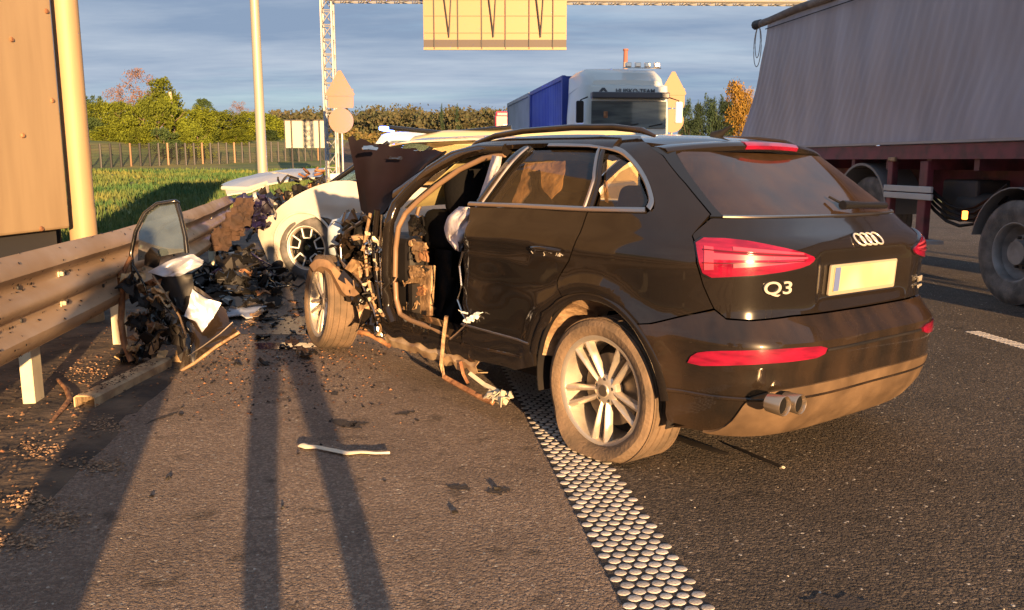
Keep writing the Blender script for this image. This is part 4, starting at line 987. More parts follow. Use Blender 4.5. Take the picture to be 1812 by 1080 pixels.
# wrecked front corner: stacked folded metal
rr = random.Random(33)
mm_ = [M_PAINT, M_TRIMIN, M_BLACKSH, M_BLACK, M_PAINT, M_PAINTLOW, M_BLACKSH, M_PAINT]
for k in range(64):
    f = rr.random(); px = 610 + 72 * f + rr.uniform(-8, 8); py = rr.uniform(388, 410 + 215 * (.35 + .65 * f)); y = rr.uniform(.55, .84)
    if px < 640 and py > 470: px += 35
    m = MB(); s_ = rr.uniform(.05, .17); crumple(m, car_pt(px, py, y), (s_, s_ * rr.uniform(.8, 2.6)), 100 + k, .5, 6, .006); m.build('crumpled_metal', mm_[k % 8], suv, 25)
for k in range(30):   # small bright torn bits down the pillar
    py = rr.uniform(395, 590); px = 650 + (py - 395) * .13 + rr.uniform(-16, 16); m = MB(); s_ = rr.uniform(.015, .045)
    crumple(m, car_pt(px, py, .87), (s_, s_ * 1.8), 300 + k, .6, 4, .004); m.build('torn_bit', [M_CHROME, M_TRIMIN, M_PAINT, M_POST][k % 4], suv, 0)
# long folded ribs of the inner wing
for path, r_q, mq in ([((668, 372), (662, 430), (668, 500), (678, 560), (684, 600)), .020, M_PAINT], [((655, 378), (645, 430), (650, 490), (668, 560), (690, 612)), .012, M_TRIMIN], [((640, 392), (612, 410), (602, 432), (604, 460), (612, 478)), .010, M_TRIM], [((604, 462), (640, 500), (662, 550), (676, 600)), .010, M_TRIM], [((676, 380), (672, 440), (676, 520), (690, 580)), .008, M_CHROME]):
    pts = [car_pt(a, b_, .86) for a, b_ in path]; sm_ = []
    for i in range(len(pts) - 1):
        for k in range(5): sm_.append(pts[i].lerp(pts[i + 1], k / 5) + Vector((0, noise.noise(Vector((i * 3 + k, 2, 1))) * .012, 0)))
    MB().tube(sm_, r_q, 7).build('folded_rib', mq, suv, 60)
# wing remnant & pale headlamp
g = []
for i in range(9):
    f = i / 8; g.append([car_pt(*pk2([(668, 378), (640, 395), (615, 415), (605, 445)], f), .80 - .02 * j) + Vector((0, -.03 * j, -.04 * j)) for j in range(6)])
MB().sheet(g, .006).build('wing_remnant', M_PAINT, suv, 50)
m = MB(); c = car_pt(601, 425, .70); m.lathe([(0, .16), (.05, .15), (.085, .09), (.09, 0), (.08, -.10), (0, -.13)], 20, 'z', c); m.build('headlamp_housing', mat('milky_plastic', (.42, .50, .58), .3, coat=.4, col2=(.22, .28, .34), nscale=8), suv, 70)
# inner front: engine bulk (dark) and front wheel
m = MB(); m.box((2.25, .1, .62), (.5, 1.1, .5)); m.build('engine_block', M_BLACK, suv, 0, bevel=.05)
fw_loc = CMi @ Vector((dep(588, 540, 6.22)))
fw = wheel('wheel', suv, (fw_loc.x, fw_loc.y, .335), R(-10), .345, .258, .235, 'five', tilt=R(4))
tag(fw, 'broken front wheel turned outwards')
g = []
for i in range(13):
    f = i / 12; g.append([on_plane(CM, *pk2(l, f), 1, fw_loc.y + d_) for l, d_ in (([(548, 470), (560, 458), (580, 460), (600, 480), (618, 500), (636, 520)], .13), ([(556, 482), (566, 470), (585, 476), (598, 500), (610, 522), (628, 524)], .15), ([(572, 478), (575, 486), (588, 498), (596, 515), (606, 524), (620, 526)], .10))])
MB().sheet(g, .006).build('torn_wheel_liner', mat('sandy_torn_liner', (.40, .25, .14), .6, col2=(.25, .15, .08), nscale=9), suv, 35)
MB().tube([CMi @ dep(620, 585, 6.3), CMi @ dep(655, 592, 6.2), CMi @ dep(690, 612, 6.1)], .02, 8).tube([CMi @ dep(615, 560, 6.35), CMi @ dep(665, 600, 6.3)], .014, 8).build('suspension_arm', M_RUST, suv, 60)
# ================================================================ LOOSE DOOR
dr = thing('torn_car_door', 'torn-off dark car door with its window, propped on end against the guardrail', 'car door', gnd(318, 655))
dl = Vector(dr.location); DD = dl.y
def dp(px, py, k=0.0): return dep(px, py, DD + k) - dl
def dtube(name, pix, r_q, m_, k0=0, k1=0, n=8):
    pts = [dp(a, b_, k0 + (k1 - k0) * i / (len(pix) - 1)) for i, (a, b_) in enumerate(pix)]; sm_ = []
    for i in range(len(pts) - 1):
        for k in range(4): sm_.append(pts[i].lerp(pts[i + 1], k / 4))
    sm_.append(pts[-1]); return MB().tube(sm_, r_q, n).build(name, m_, dr, 80)
def dsheet(name, rows, m_, th=.008, nn=10, amp=.0, smooth=50, seed=0):
    """rows: list of pixel polylines with depth offset (px,py,k)"""
    g = []
    for i in range(nn):
        f = i / (nn - 1) * (len(rows) - 1); i0 = min(int(f), len(rows) - 2); t = f - i0; row = []
        for j in range(nn):
            q = j / (nn - 1) * (len(rows[0]) - 1); j0 = min(int(q), len(rows[0]) - 2); s_ = q - j0
            def bl_(r): return [r[j0][c] * (1 - s_) + r[j0 + 1][c] * s_ for c in range(3)]
            A = bl_(rows[i0]); Bq = bl_(rows[i0 + 1]); v = [A[c] * (1 - t) + Bq[c] * t for c in range(3)]
            row.append(dp(v[0], v[1], v[2] + amp * noise.noise(Vector((i * .5, j * .5, seed)))))
        g.append(row)
    return MB().sheet(g, th).build(name, m_, dr, smooth)
dtube('window_frame', [(236, 485), (232, 450), (240, 410), (256, 378), (278, 361), (310, 356), (316, 360)], .014, M_BLACKSH, .25, .35)
dtube('window_frame', [(312, 357), (320, 385), (328, 420), (331, 448)], .017, M_BLACKSH, .35, .3)
dsheet('door_window', [[(244, 462, .27), (246, 410, .3), (262, 378, .32), (285, 362, .34)], [(326, 446, .3), (324, 420, .31), (318, 385, .33), (311, 361, .35)]], glass('door_window_glass', (.34, .46, .52), .6, .04, dirt_glow=.12, dirt_glow_col=(.30, .36, .38)), .005)
dtube('inner_frame', [(268, 460), (272, 425), (290, 398), (312, 388)], .008, M_BLACK, .36, .38)
dtube('inner_frame', [(284, 402), (296, 410), (318, 398)], .010, M_BLACK, .36, .38)
dsheet('mirror_base', [[(256, 470, .2), (258, 452, .22), (268, 438, .2), (276, 440, .2)], [(280, 476, .2), (281, 462, .18), (280, 450, .18), (278, 442, .2)]], M_BLACKSH, .02)
dsheet('inner_panel', [[(262, 482, .12), (290, 490, .10), (318, 488, .12)], [(300, 462, .16), (330, 462, .14), (358, 470, .12)], [(338, 450, .2), (345, 452, .2), (360, 462, .15)]], M_SHEET, .01, amp=.03, seed=1)
dsheet('inner_panel', [[(340, 512, .05), (334, 540, .02), (326, 560, 0)], [(362, 528, .06), (360, 552, .03), (348, 570, .0)], [(392, 536, .08), (375, 566, .03), (357, 588, -.02)]], M_SHEET, .012, amp=.02, seed=2)
dsheet('door_skin', [[(300, 500, .14), (318, 560, .06), (330, 600, .02), (318, 655, -.02)], [(345, 505, .16), (355, 570, .12), (352, 600, .05), (345, 640, .0)], [(400, 548, .20), (405, 570, .15), (415, 580, .10), (425, 592, .05)]], M_PAINTLOW, .012, amp=.03, seed=3)
dsheet('door_skin', [[(268, 484, .14), (300, 488, .12), (340, 485, .16)], [(290, 520, .12), (320, 540, .10), (345, 520, .14)], [(322, 552, .10), (330, 556, .08), (338, 552, .1)]], M_BLACK, .01, amp=.03, seed=4)
dtube('lower_edge', [(314, 660), (345, 642), (385, 612), (424, 588)], .012, M_TRIMIN, -.02, .05)
dtube('lower_edge', [(330, 632), (360, 612), (390, 590), (412, 570)], .006, M_TRIM, .0, .05)
dtube('seal_strip', [(270, 488), (292, 520), (318, 560), (328, 590), (338, 615), (330, 632), (322, 640)], .008, M_TRIMIN, .05, .0)
dtube('seal_strip', [(236, 470), (256, 505), (266, 540), (264, 570)], .008, M_BLACKSH, .1, .1)
dtube('hinge_strip', [(212, 478), (216, 520), (214, 570), (220, 610), (232, 640)], .022, M_RUST, .15, .05, 5)
dtube('hinge_strip', [(232, 455), (222, 475), (215, 492)], .016, M_RUST, .2, .15, 5)
rr = random.Random(77)
for k in range(62):
    px = rr.uniform(228, 325); py = rr.uniform(488, 655); 
    if px > 285 and py < 530: continue
    m = MB(); s_ = rr.uniform(.03, .11); c = dp(px, py, rr.uniform(.0, .25)); crumple(m, c, (s_, s_ * rr.uniform(.8, 2.2)), 500 + k, .6, 5, .006); m.build('door_inner_scrap', [M_BLACK, M_TRIMIN, M_RUST, M_BLACKSH, M_BEIGE, M_BLACK][k % 6], dr, 25)
for k in range(8):
    px = rr.uniform(235, 300); py = rr.uniform(500, 600); c = dp(px, py, 0.05); pts = [c]
    for i in range(6): pts.append(pts[-1] + Vector((rr.uniform(-.04, .04), rr.uniform(-.03, .03), rr.uniform(-.06, .03))))
    MB().tube(pts, rr.uniform(.003, .007), 6).build('loose_wire', M_BLACK, dr, 60)
# ================================================================ WHITE SUV
WM = Matrix.Translation((-2.1, 10.75, 0)) @ Matrix.Rotation(math.atan2(.34, -.94), 4, 'Z')
wc = thing('white_suv', 'white crashed car with lifted bonnet against the guardrail behind the wreckage heap', 'car'); wc.matrix_world = WM
def wp_(px, py, y=.92): return on_plane(WM, px, py, 1, y)
body = [(wp_(a, b_).x, wp_(a, b_).z) for a, b_ in ((600, 318), (560, 328), (530, 342), (505, 358), (480, 378), (462, 396), (450, 411), (462, 440), (472, 470), (478, 486), (502, 482), (500, 450), (506, 422), (520, 400), (545, 386), (575, 383), (600, 395), (618, 418), (624, 450))]
body = body + [(-2.9, body[-1][1]), (-3.4, .5), (-3.4, 1.0), (-.9, 1.12)]
def WS(x, z, off=0.0):
    y = .93 - .30 * max(0, z - .85) ** 1.5 - .06 * max(0, x) ** 2 - .35 * max(0, x - .45) ** 2 - .10 * max(0, .5 - z) + off
    r = math.hypot(x, z - .36); y += .02 * math.exp(-((r - .43) / .04) ** 2) - .014 * math.exp(-((z - .78 - .05 * x) / .02) ** 2) + .022 * noise.noise(Vector((x * 3.2, z * 3.2, 4))) * (1 if x > -.6 else 0) - .02 * abs(noise.noise(Vector((x * 6, z * 5, 1)))) * max(0, min(1, x * 2))
    return Vector((x, y, z))
panel('wing', body, wc, M_WHITE, 0, .02, .06, fn=WS, sm=1)
tag(wheel('wheel', wc, (0, .80, .375), 0, .375, .255, .235, 'ev', tyre_m=M_TYREG), None)
MB().tube([Vector((.425 * math.cos(R(a)), WS(.425 * math.cos(R(a)), .37 + .425 * math.sin(R(a)), .004).y, .37 + .425 * math.sin(R(a)))) for a in range(-8, 189, 8)], .016, 8).build('arch_trim', M_WHITE, wc, 60)
g = [[Vector((.435 * math.cos(R(a)), y, .37 + .435 * math.sin(R(a)))) for y in (.55, .7, .84, .90)] for a in range(-20, 201, 12)]
MB().sheet(g, .01).build('arch_liner', M_TRIMIN, wc, 60)
# greenhouse, windscreen, roof
def gh(x): return float(np.interp(x, [-3.6, -3.0, -2.2, -1.5, -.75, -.55], [1.15, 1.55, 1.62, 1.60, 1.12, 1.05]))
g = []
for i in range(15):
    x = -.98 + .85 * i / 14; z = 1.60 - (i / 14) * .53; hw_ = .60 + .15 * i / 14; g.append([Vector((x + .10 * (1 - (y / hw_) ** 2), y, z + .02 * (1 - (y / hw_) ** 2))) for y in np.linspace(-hw_, hw_, 10)])
MB().sheet(g, .008).build('windscreen', glass('windscreen_glass', (.45, .6, .7), .8, .03), wc, 80)
g = [[Vector((x, y, z - .05 * abs(y / .62) ** 2)) for y in np.linspace(-.62, .62, 9)] for x, z in ((-.96, 1.60), (-1.25, 1.645), (-2.0, 1.665), (-2.9, 1.62), (-3.4, 1.5))]
MB().sheet(g, .02).build('roof', M_WHITE, wc, 60)
for s_ in (1, -1):
    MB().tube([(-.18, s_ * .78, 1.06), (-.58, s_ * .70, 1.33), (-.96, s_ * .62, 1.585)], .03, 8).build('front_pillar', M_WHITE if s_ < 0 else M_BLACKSH, wc, 60)
    MB().add([Vector((x, s_ * y, z)) for x, y, z in ((-.40, .80, 1.09), (-3.3, .80, 1.12), (-3.1, .64, 1.55), (-1.03, .62, 1.58))], [(0, 1, 2, 3)]).build('side_window', M_GLASS, wc, 0)
MB().box((-2.0, 0, .60), (3.0, 1.6, .5)).box((-2.1, 0, .95), (2.6, 1.5, .25)).build('inner_body', M_DARKIN, wc, 0, bevel=.05)
m = MB(); m.box((-3.45, 0, .8), (.2, 1.75, .7)); m.build('rear_end', M_WHITE, wc, 0, bevel=.08, seg=3)
# bonnet lifted
g = []
for i in range(15):
    f = i / 14; row = []
    for j in range(11):
        v = j / 10; a = pk2([(392, 328), (430, 314), (470, 306), (520, 300), (575, 299)], f); b_ = pk2([(402, 346), (440, 341), (470, 327), (520, 319), (570, 316)], f)
        A = dep(*a, 11.9 - 0 * f); Bq = dep(*b_, 10.9)
        p = A.lerp(Bq, v); p.z += .03 * math.sin(v * math.pi) + .015 * noise.noise(Vector((f * 5, v * 5, 0))); row.append(WM.inverted() @ p)
    g.append(row)
MB().sheet(g, .02).build('bonnet', M_WHITE, wc, 50)
MB().tube([WM.inverted() @ dep(394, 333, 11.2), WM.inverted() @ dep(440, 334, 11.0), WM.inverted() @ dep(472, 324, 10.9)], .03, 10).build('bonnet_lip', M_WHITE, wc, 60)
rr = random.Random(55)
for k in range(44):
    f = rr.random(); px = 482 + 108 * f; py = 358 - 34 * f + rr.uniform(-9, 10) * (1 - .4 * f); m = MB(); s_ = rr.uniform(.05, .13); crumple(m, WM.inverted() @ dep(px, py, rr.uniform(10.7, 11.3)), (s_, s_ * rr.uniform(.6, 1.8)), 700 + k, .6, 5, .008); m.build('engine_scrap', [M_BLACK, M_BLACKSH, M_RUST, M_TRIMIN, M_POST, M_BLACK][k % 6], wc, 25)
for k in range(7):
    c = WM.inverted() @ dep(rr.uniform(500, 590), rr.uniform(305, 345), 10.8); pts = [c]
    for i in range(6): pts.append(pts[-1] + Vector((rr.uniform(-.10, .10), rr.uniform(-.08, .08), rr.uniform(-.06, .06))))
    MB().tube(pts, rr.uniform(.010, .022), 7).build('hose', [M_BLACK, M_BLACK, M_RUST][k % 3], wc, 70)
rr = random.Random(56)
for k in range(34):   # crushed nose between bonnet and wheel, towards the rail
    px = rr.uniform(438, 492); py = 352 + rr.uniform(0, 70) * (1 - abs(px - 465) / 120); m = MB(); s_ = rr.uniform(.10, .26); crumple(m, WM.inverted() @ dep(px, py, rr.uniform(10.1, 10.9)), (s_, s_ * rr.uniform(.6, 1.5)), 800 + k, .5, 6, .008)
    m.build('nose_scrap', [M_NAVY, M_BLACK, M_BLACKSH][k % 3], wc, 25)
nb = thing('crumpled_bumper_cover', 'dark navy crumpled bumper plastic hanging over the guardrail beside the white bonnet', 'car part', dep(455, 380, 9.8))
for k in range(9):
    m = MB(); rr = random.Random(k + 60); crumple(m, (rr.uniform(-.16, .14), rr.uniform(-.15, .1), rr.uniform(-.22, .12)), (.24, .28), 60 + k, .35, 10, .008); m.build('plastic_fold', M_NAVY, nb, 30)
bb = thing('rusty_foam_scrap', 'rust-brown crumpled foam scrap draped on the guardrail left of the navy bumper plastic', 'car part', dep(415, 395, 9.3))
for k in range(8):
    m = MB(); rr = random.Random(k + 90); f = k / 7; crumple(m, (-.12 + .26 * f + rr.uniform(-.04, .04), rr.uniform(-.1, .05), -.20 + .38 * f), (.20, .20), 90 + k, .25, 10, .012, Matrix.Rotation(R(75), 3, 'X') @ Matrix.Rotation(rr.uniform(-.3, .3), 3, 'Y')); m.build('foam_fold', mat('rust_brown_foam', (.055, .030, .020), .9, col2=(.03, .018, .014), nscale=7, bump=.4) if k == 0 else bpy.data.materials['rust_brown_foam'], bb, 40)
# ================================================================ DEBRIS on the road
rr = random.Random(101)
def onroad(px, py, z=0): return gnd(px, py, z)
shards = []
DG = 'dark shards in the wreckage heap'
for k in range(95):
    while True:
        px = rr.gauss(425, 42); py = rr.gauss(500, 34)
        if 352 < px < 510 and 440 < py < 575 and py > 430 + abs(px - 430) * .35: break
    base = gnd(px, py); zz = max(0.0, rr.uniform(0, .24) * max(0, 1 - abs(px - 420) / 75) * (1 if py < 540 else .4))
    m = MB(); s_ = rr.uniform(.06, .20); crumple(m, (0, 0, 0), (s_, s_ * rr.uniform(.4, 1.3)), 1000 + k, .4, 6, rr.uniform(.004, .014))
    zmin = min(v[2] for v in m.v); o = m.build('plastic_shard', [M_BLACK, M_BLACKSH, M_BLACK, M_DARKST, M_BLACKSH, M_RUST if k % 12 == 5 else M_BLACK][k % 6], None, 25)
    o.location = (base.x * 1, base.y, zz - zmin)
    kind_ = ['matte black', 'gloss black', 'matte black', 'dark steel', 'gloss black', 'rusty' if k % 12 == 5 else 'matte black'][k % 6]
    where = ('far side' if py < 480 else 'near side' if py > 515 else 'middle') + ' of the wreckage heap, ' + ('towards the torn door' if px < 405 else 'towards the front wheel' if px > 450 else 'at its centre')
    tag(o, '%s %s shard on the %s' % ('large' if s_ > .15 else 'small' if s_ < .10 else 'jagged', kind_, where), 'debris', DG)
core = thing('wreckage_mass', 'low tangled black mass of engine parts under the plastic shards right of the torn door', 'debris', gnd(415, 520))
for k in range(34):
    a_ = rr.uniform(0, 6.28); q_ = rr.uniform(0, .62); m = MB(); s_ = rr.uniform(.12, .30); crumple(m, (q_ * math.cos(a_) * .75, q_ * math.sin(a_) + .25, .06 + .34 * (1 - q_ / .62) * rr.random()), (s_, s_ * rr.uniform(.6, 1.2)), 1500 + k, .4, 7, .012); m.build('engine_scrap', [M_BLACK, M_BLACKSH, M_DARKIN][k % 3], core, 30)
for k in range(26):
    c_ = Vector((rr.uniform(-.5, .5), rr.uniform(-.2, .7), rr.uniform(.05, .28))); pts = [c_]
    for i in range(9): pts.append(pts[-1] + Vector((rr.uniform(-.09, .09), rr.uniform(-.09, .09), rr.uniform(-.06, .055)))); pts[-1].z = max(.02, pts[-1].z)
    MB().tube(pts, rr.uniform(.004, .016), 7).build('hose', [M_BLACK, M_BLACKSH, M_DARKST, M_NAVY][k % 4], core, 70)
for k in range(7):
    m = MB(); m.lathe([(0, .03), (.05, .03), (.055, .01), (.03, -.03), (.055, -.05), (0, -.05)], 14, 'y'); q_ = m.build('pulley', [M_DARKST, M_DISC, M_BLACK][k % 3], core, 40); q_.location = (rr.uniform(-.4, .4), rr.uniform(-.1, .6), rr.uniform(.08, .25)); q_.rotation_euler = (rr.uniform(-1, 1), 0, rr.uniform(0, 3)); s_ = rr.uniform(.7, 1.5); q_.scale = (s_, s_, s_)
for k in range(12):
    px = rr.uniform(370, 470); py = rr.uniform(450, 530); c = gnd(px, py); pts = [Vector((0, 0, .15))]
    for i in range(7): pts.append(pts[-1] + Vector((rr.uniform(-.12, .12), rr.uniform(-.12, .12), rr.uniform(-.06, .05)))); pts[-1].z = max(.02, pts[-1].z)
    o = MB().tube(pts, rr.uniform(.008, .018), 8).build('hose', M_BLACK, None, 70); o.location = c; tag(o, 'black rubber hose curled over the wreckage heap, %s %s' % ('left part' if px < 403 else 'right part' if px > 437 else 'middle', 'back' if py < 475 else 'front' if py > 505 else 'centre'), 'hose', 'hoses in the wreckage heap')
tn = crumple(MB(), (0, 0, .02), (.30, .34), 5, .1, 6, .012, Matrix.Rotation(.1, 3, 'X')).build('flat_panel_scrap', M_SHEET, None, 30); tn.location = gnd(428, 556, .02); tag(tn, 'pale grey flat panel scrap at the near edge of the wreckage heap', 'debris')
# reddish scraps & red fluid
rg = 'brown scraps strewn between the door and the front wheel'
for k in range(70):
    px = rr.gauss(500, 42); py = rr.uniform(545, 655) if k % 2 else rr.uniform(500, 620)
    if not 420 < px < 640: continue
    m = MB(); s_ = rr.uniform(.03, .12); crumple(m, (0, 0, 0), (s_, s_ * rr.uniform(.3, 1.2)), 2000 + k, .35, 4, .005, Matrix.Rotation(rr.uniform(0, 6), 3, 'Z') @ Matrix.Rotation(rr.uniform(-.5, .5), 3, 'X'))
    zmin = min(v[2] for v in m.v); o = m.build('scrap', [M_RUST, M_BLACK, M_TRIMIN, M_BLACK, M_BLACKSH][k % 5], None, 25); o.location = gnd(px, py) + Vector((0, 0, -zmin + .001)); tag(o, '%s %s scrap %s' % ('larger' if s_ > .08 else 'small', ['rusty', 'black', 'tan', 'black', 'glossy black'][k % 5], ('nearest the torn door' if px < 475 else 'touching the turned front wheel' if px > 535 else 'between torn door and front wheel') + (', closer to the camera' if py > 585 else ', farther back')), 'debris', rg)
# small bits everywhere
def bits(name, n_, samp, mats, smin, smax, lab, seed):
    rr = random.Random(seed); grp = {id(m_): (MB(), m_) for m_ in mats}; ks = list(grp)
    for i in range(n_):
        p = samp(rr); s_ = rr.uniform(smin, smax); mb = grp[ks[i % len(ks)]][0]; a = rr.uniform(0, 6.28)
        q = []
        for k in range(4): an = a + k * 1.57 + rr.uniform(-.5, .5); q.append(Vector((p[0] + s_ * rr.uniform(.4, 1) * math.cos(an), p[1] + s_ * rr.uniform(.4, 1) * math.sin(an), p[2] + rr.uniform(0, .4) * s_)))
        top = Vector((p[0], p[1], p[2] + s_ * rr.uniform(.3, .8)))
        mb.add(q + [top], [(0, 1, 4), (1, 2, 4), (2, 3, 4), (3, 0, 4)])
    for mb, m_ in grp.values(): tag(mb.build(name, m_, None, 0, fix=False), lab, 'debris', kind='stuff')
def s_near(rr):
    p = gnd(rr.gauss(480, 120), 560 + abs(rr.gauss(0, 70))); return (p.x, p.y, 0)
bits('dark_crumbs', 2200, s_near, [M_BLACK, M_RUST], .004, .018, 'fine dark crumbs of debris scattered on the shoulder before the wreck', 1)
def s_road(rr): return (rr.uniform(-2.4, 4.5), 2 + 7 * rr.random() ** .8, 0)
M_STONE = mat('pale_grit', (.55, .48, .40), .8)
bits('grit', 900, s_road, [M_STONE, M_BLACK], .0025, .006, 'loose pale and dark grit over the whole carriageway', 2)
def s_verge(rr):
    x = rr.uniform(-1, 9); y = 1.42 + abs(rr.gauss(.5, .6)); p = road(x, y, terr(x, y) + .004); return (p.x, p.y, p.z)
M_LEAF = mat('dry_leaf_litter', (.20, .12, .07), .85, col2=(.11, .065, .04), nscale=20)
bits('leaf_litter', 3000, s_verge, [M_DIRT, M_LEAF, M_DIRT, M_RUST], .004, .017, 'dry leaf litter and grit on the dark verge under the guardrail', 3)
def s_patch(rr):
    cx, cy = [(185, 755), (75, 800), (175, 825), (60, 890), (100, 920), (30, 960), (330, 600), (150, 660)][rr.randrange(8)]
    p = gnd(cx + rr.gauss(0, 26), cy + rr.gauss(0, 9), .004); q = rinv(p); return (p.x, p.y, max(.002, terr(q.x, q.y) + .002))
bits('pale_leaf_patch', 1500, s_patch, [M_LEAF, mat('pale_litter', (.36, .23, .14), .85)], .005, .014, 'pale clumps of dry litter at the shoulder edge in the lower left', 4)
# individual marks: white rag strip, glove-like things
def ribbon(name, pix, wds, m_, label, cat, z=.012):
    pts = [gnd(a, b_, z) for a, b_ in pix]; g = []
    for i, p in enumerate(pts):
        t = (pts[min(i + 1, len(pts) - 1)] - pts[max(i - 1, 0)]).normalized(); n_ = Vector((-t.y, t.x, 0)); g.append([p + n_ * wds[i] * s_ + Vector((0, 0, .012 * (1 - abs(s_) * 2) * (1 + .5 * math.sin(i)))) for s_ in (-.5, -.2, .2, .5)])
    o = MB().sheet(g, .004).build(name, m_, None, 60); return tag(o, label, cat)
ribbon('cloth_strip', [(535, 788), (545, 792), (562, 793), (590, 798), (615, 802), (640, 800), (665, 803), (690, 803)], [.05, .04, .015, .03, .045, .03, .015, .008], mat('dirty_white_cloth', (.66, .58, .46), .8), 'narrow dirty white cloth strip lying across the shoulder in the foreground', 'rag')
ribbon('steel_strap', [(102, 672), (118, 690), (124, 706), (112, 722), (98, 738), (90, 748)], [.02, .025, .03, .03, .02, .01], M_RUST, 'curved rusty strap lying on the verge between post and pale kerb beam', 'debris', .02)
# pale beam lying at rail foot
a, b_ = gnd(150, 712, .04), gnd(272, 650, .04); kb = thing('fallen_spacer_beam', 'pale dusty steel beam lying on the verge below the torn door', 'beam', (a.x, a.y, 0))
t = (b_ - a); t.z = 0; L = t.length; t.normalize(); n_ = Vector((-t.y, t.x, 0)); m = MB()
g = [[t * (L * 1.15 * i / 8) + n_ * u + Vector((0, 0, z)) for u, z in ((.06, .0), (.06, .065), (.045, .075), (-.045, .075), (-.06, .065), (-.06, 0))] for i in range(9)]
m.sheet(g, .008); m.build('channel', mat('dusty_tan_steel', (.48, .35, .21), .7, col2=(.26, .17, .10), nscale=8, bump=.4), kb, 0)
def s_beam(rr): p = Vector(kb.location) + t * rr.uniform(.05, L) + n_ * rr.uniform(-.05, .05); return (p.x, p.y, .078)
bits('beam_litter', 160, s_beam, [M_LEAF, M_BLACK], .005, .014, 'crumbs lying on top of the pale fallen beam', 8)
# strip shards right of rear wheel
for nm, pix, wd, lab in (('black_trim_strip', [(1190, 772), (1230, 786), (1262, 797), (1290, 805)], [.05, .06, .04, .01], 'thin black trim strip on the asphalt right of the flat rear tyre'), ('thin_rod', [(1300, 792), (1345, 812), (1382, 828)], [.006, .008, .006], 'thin bent scrap on the dark asphalt below the exhaust')):
    ribbon(nm, pix, wd, M_BLACK, lab, 'debris')
for px, py, s_, lab, mq in ((1384, 829, .035, 'small tan pebble at the end of a long shadow below the exhaust', M_STONE), (500, 900, .03, 'small dark chip inside the leg shadow on the shoulder', M_BLACK), (218, 708, .03, 'small pale stone beside the fallen beam', M_WHITEP), (880, 868, .05, 'small dark clod left of the dotted line', M_BLACK), (805, 908, .04, 'dark flat chip on the shoulder left of the dotted line', M_BLACK), (298, 848, .035, 'upright dark splinter on the shoulder lower left', M_BLACK), (320, 735, .035, 'dark leaf-shaped chip nearest the fallen beam', M_BLACK), (268, 880, .03, 'dark chip lowest left on the shoulder', M_BLACK), (1208, 738, .02, 'tiny pale crumb touching the flat rear tyre', M_STONE), (650, 590, .05, 'milky plastic chip by the front wheel', M_WHITEP)):
    s_ *= .36; m = MB(); crumple(m, (0, 0, s_ * .4), (s_ * 1.6, s_ * 1.2), px, .6, 4, .006); o = m.build('debris_chip', mq, None, 20); o.location = gnd(px, py); tag(o, lab, 'debris')
lq = MB(); lq.add([Vector((.24 * math.cos(a) * (1 + .25 * math.sin(3 * a + 1)), .14 * math.sin(a) * (1 + .2 * math.cos(2 * a)), 0)) for a in [i * 2 * math.pi / 40 for i in range(40)]], [tuple(range(40))])
o = lq.build('fluid_puddle', mat('purple_red_fluid', (.05, .015, .03), .08, coat=1), None, 0, fix=False); o.location = gnd(500, 612, .004); struct(o)
o = lq.build('oil_stain', mat('oil_stain', (.02, .017, .015), .3), None, 0, fix=False); o.location = gnd(545, 575, .004); o.scale = (3.2, 3.6, 1); struct(o)
# ================================================================ BACKGROUND STRUCTURES
# lamp post
p = dep(466, 330, 20); lp = thing('lamp_post', 'tall pale tapered lamp post beyond the guardrail', 'lamp post', (p.x, p.y, -.1))
MB().tube([(0, 0, 0), (0, 0, .9), (0, 0, .92), (0, 0, 5), (0, 0, 9.5)], [.125, .125, .115, .10, .065], 24).build('shaft', M_POLE, lp, 60)
MB().tube([(0, 0, 9.4), (.5, -.1, 9.9), (1.6, -.2, 10.1)], .04, 8).build('arm', M_POLE, lp, 60); MB().box((1.9, -.22, 10.1), (.7, .25, .12)).build('lamp_head', M_ZINC, lp, 0, bevel=.03)
# gantry: lattice mast, truss, board back
GD = 35.0
gp = dep(588, 285, GD); gt = thing('sign_gantry', 'steel lattice gantry over the motorway carrying a big sign board seen from behind', 'gantry', (gp.x, gp.y, 0))
def lattice(A, Bq, wd, nseg, r, ax1, ax2, name, parent, m_=M_ZINC):
    A = Vector(A); Bq = Vector(Bq); m = MB(); c = [(ax1 * sx + ax2 * sy) * wd / 2 for sx, sy in ((-1, -1), (1, -1), (1, 1), (-1, 1))]
    for q in c: m.tube([A + q, Bq + q], r, 5)
    for i in range(nseg):
        P1 = A.lerp(Bq, i / nseg); P2 = A.lerp(Bq, (i + 1) / nseg)
        for k in range(4):
            a_, b2 = c[k], c[(k + 1) % 4]; m.tube([P1 + a_, P2 + b2], r * .45, 4); m.tube([P2 + a_, P2 + b2], r * .45, 4)
    return m.build(name, m_, parent, 0)
X, Y, Z = Vector((1, 0, 0)), Vector((0, 1, 0)), Vector((0, 0, 1))
lattice((0, 0, 0), (0, 0, 8.9), .42, 16, .045, X, Y, 'mast', gt)
tz = 1.38 + (285 - 13) * GD / 1500 + .30
e2 = dep(1480, 4, GD + .1) - Vector(gt.location)
lattice((0, 0, tz), (30, .4, tz - .12), .8, 42, .045, Z, Y, 'truss', gt)
lattice((30, .4, 0), (30, .4, tz + .3), .42, 16, .045, X, Y, 'mast', gt)
bl_, br_ = dep(750, 88, GD - .9) - Vector(gt.location), dep(1002, 92, GD - .9) - Vector(gt.location)
bz0, bz1 = bl_.z, tz - .35; bw = br_.x - bl_.x; by = bl_.y
bd_ = MB(); bd_.box((bl_.x + bw / 2, by, (bz0 + bz1) / 2 + .18), (bw, .05, bz1 - bz0 - .37)); sb = bd_.build('sign_board', M_BOARD, gt, 0)
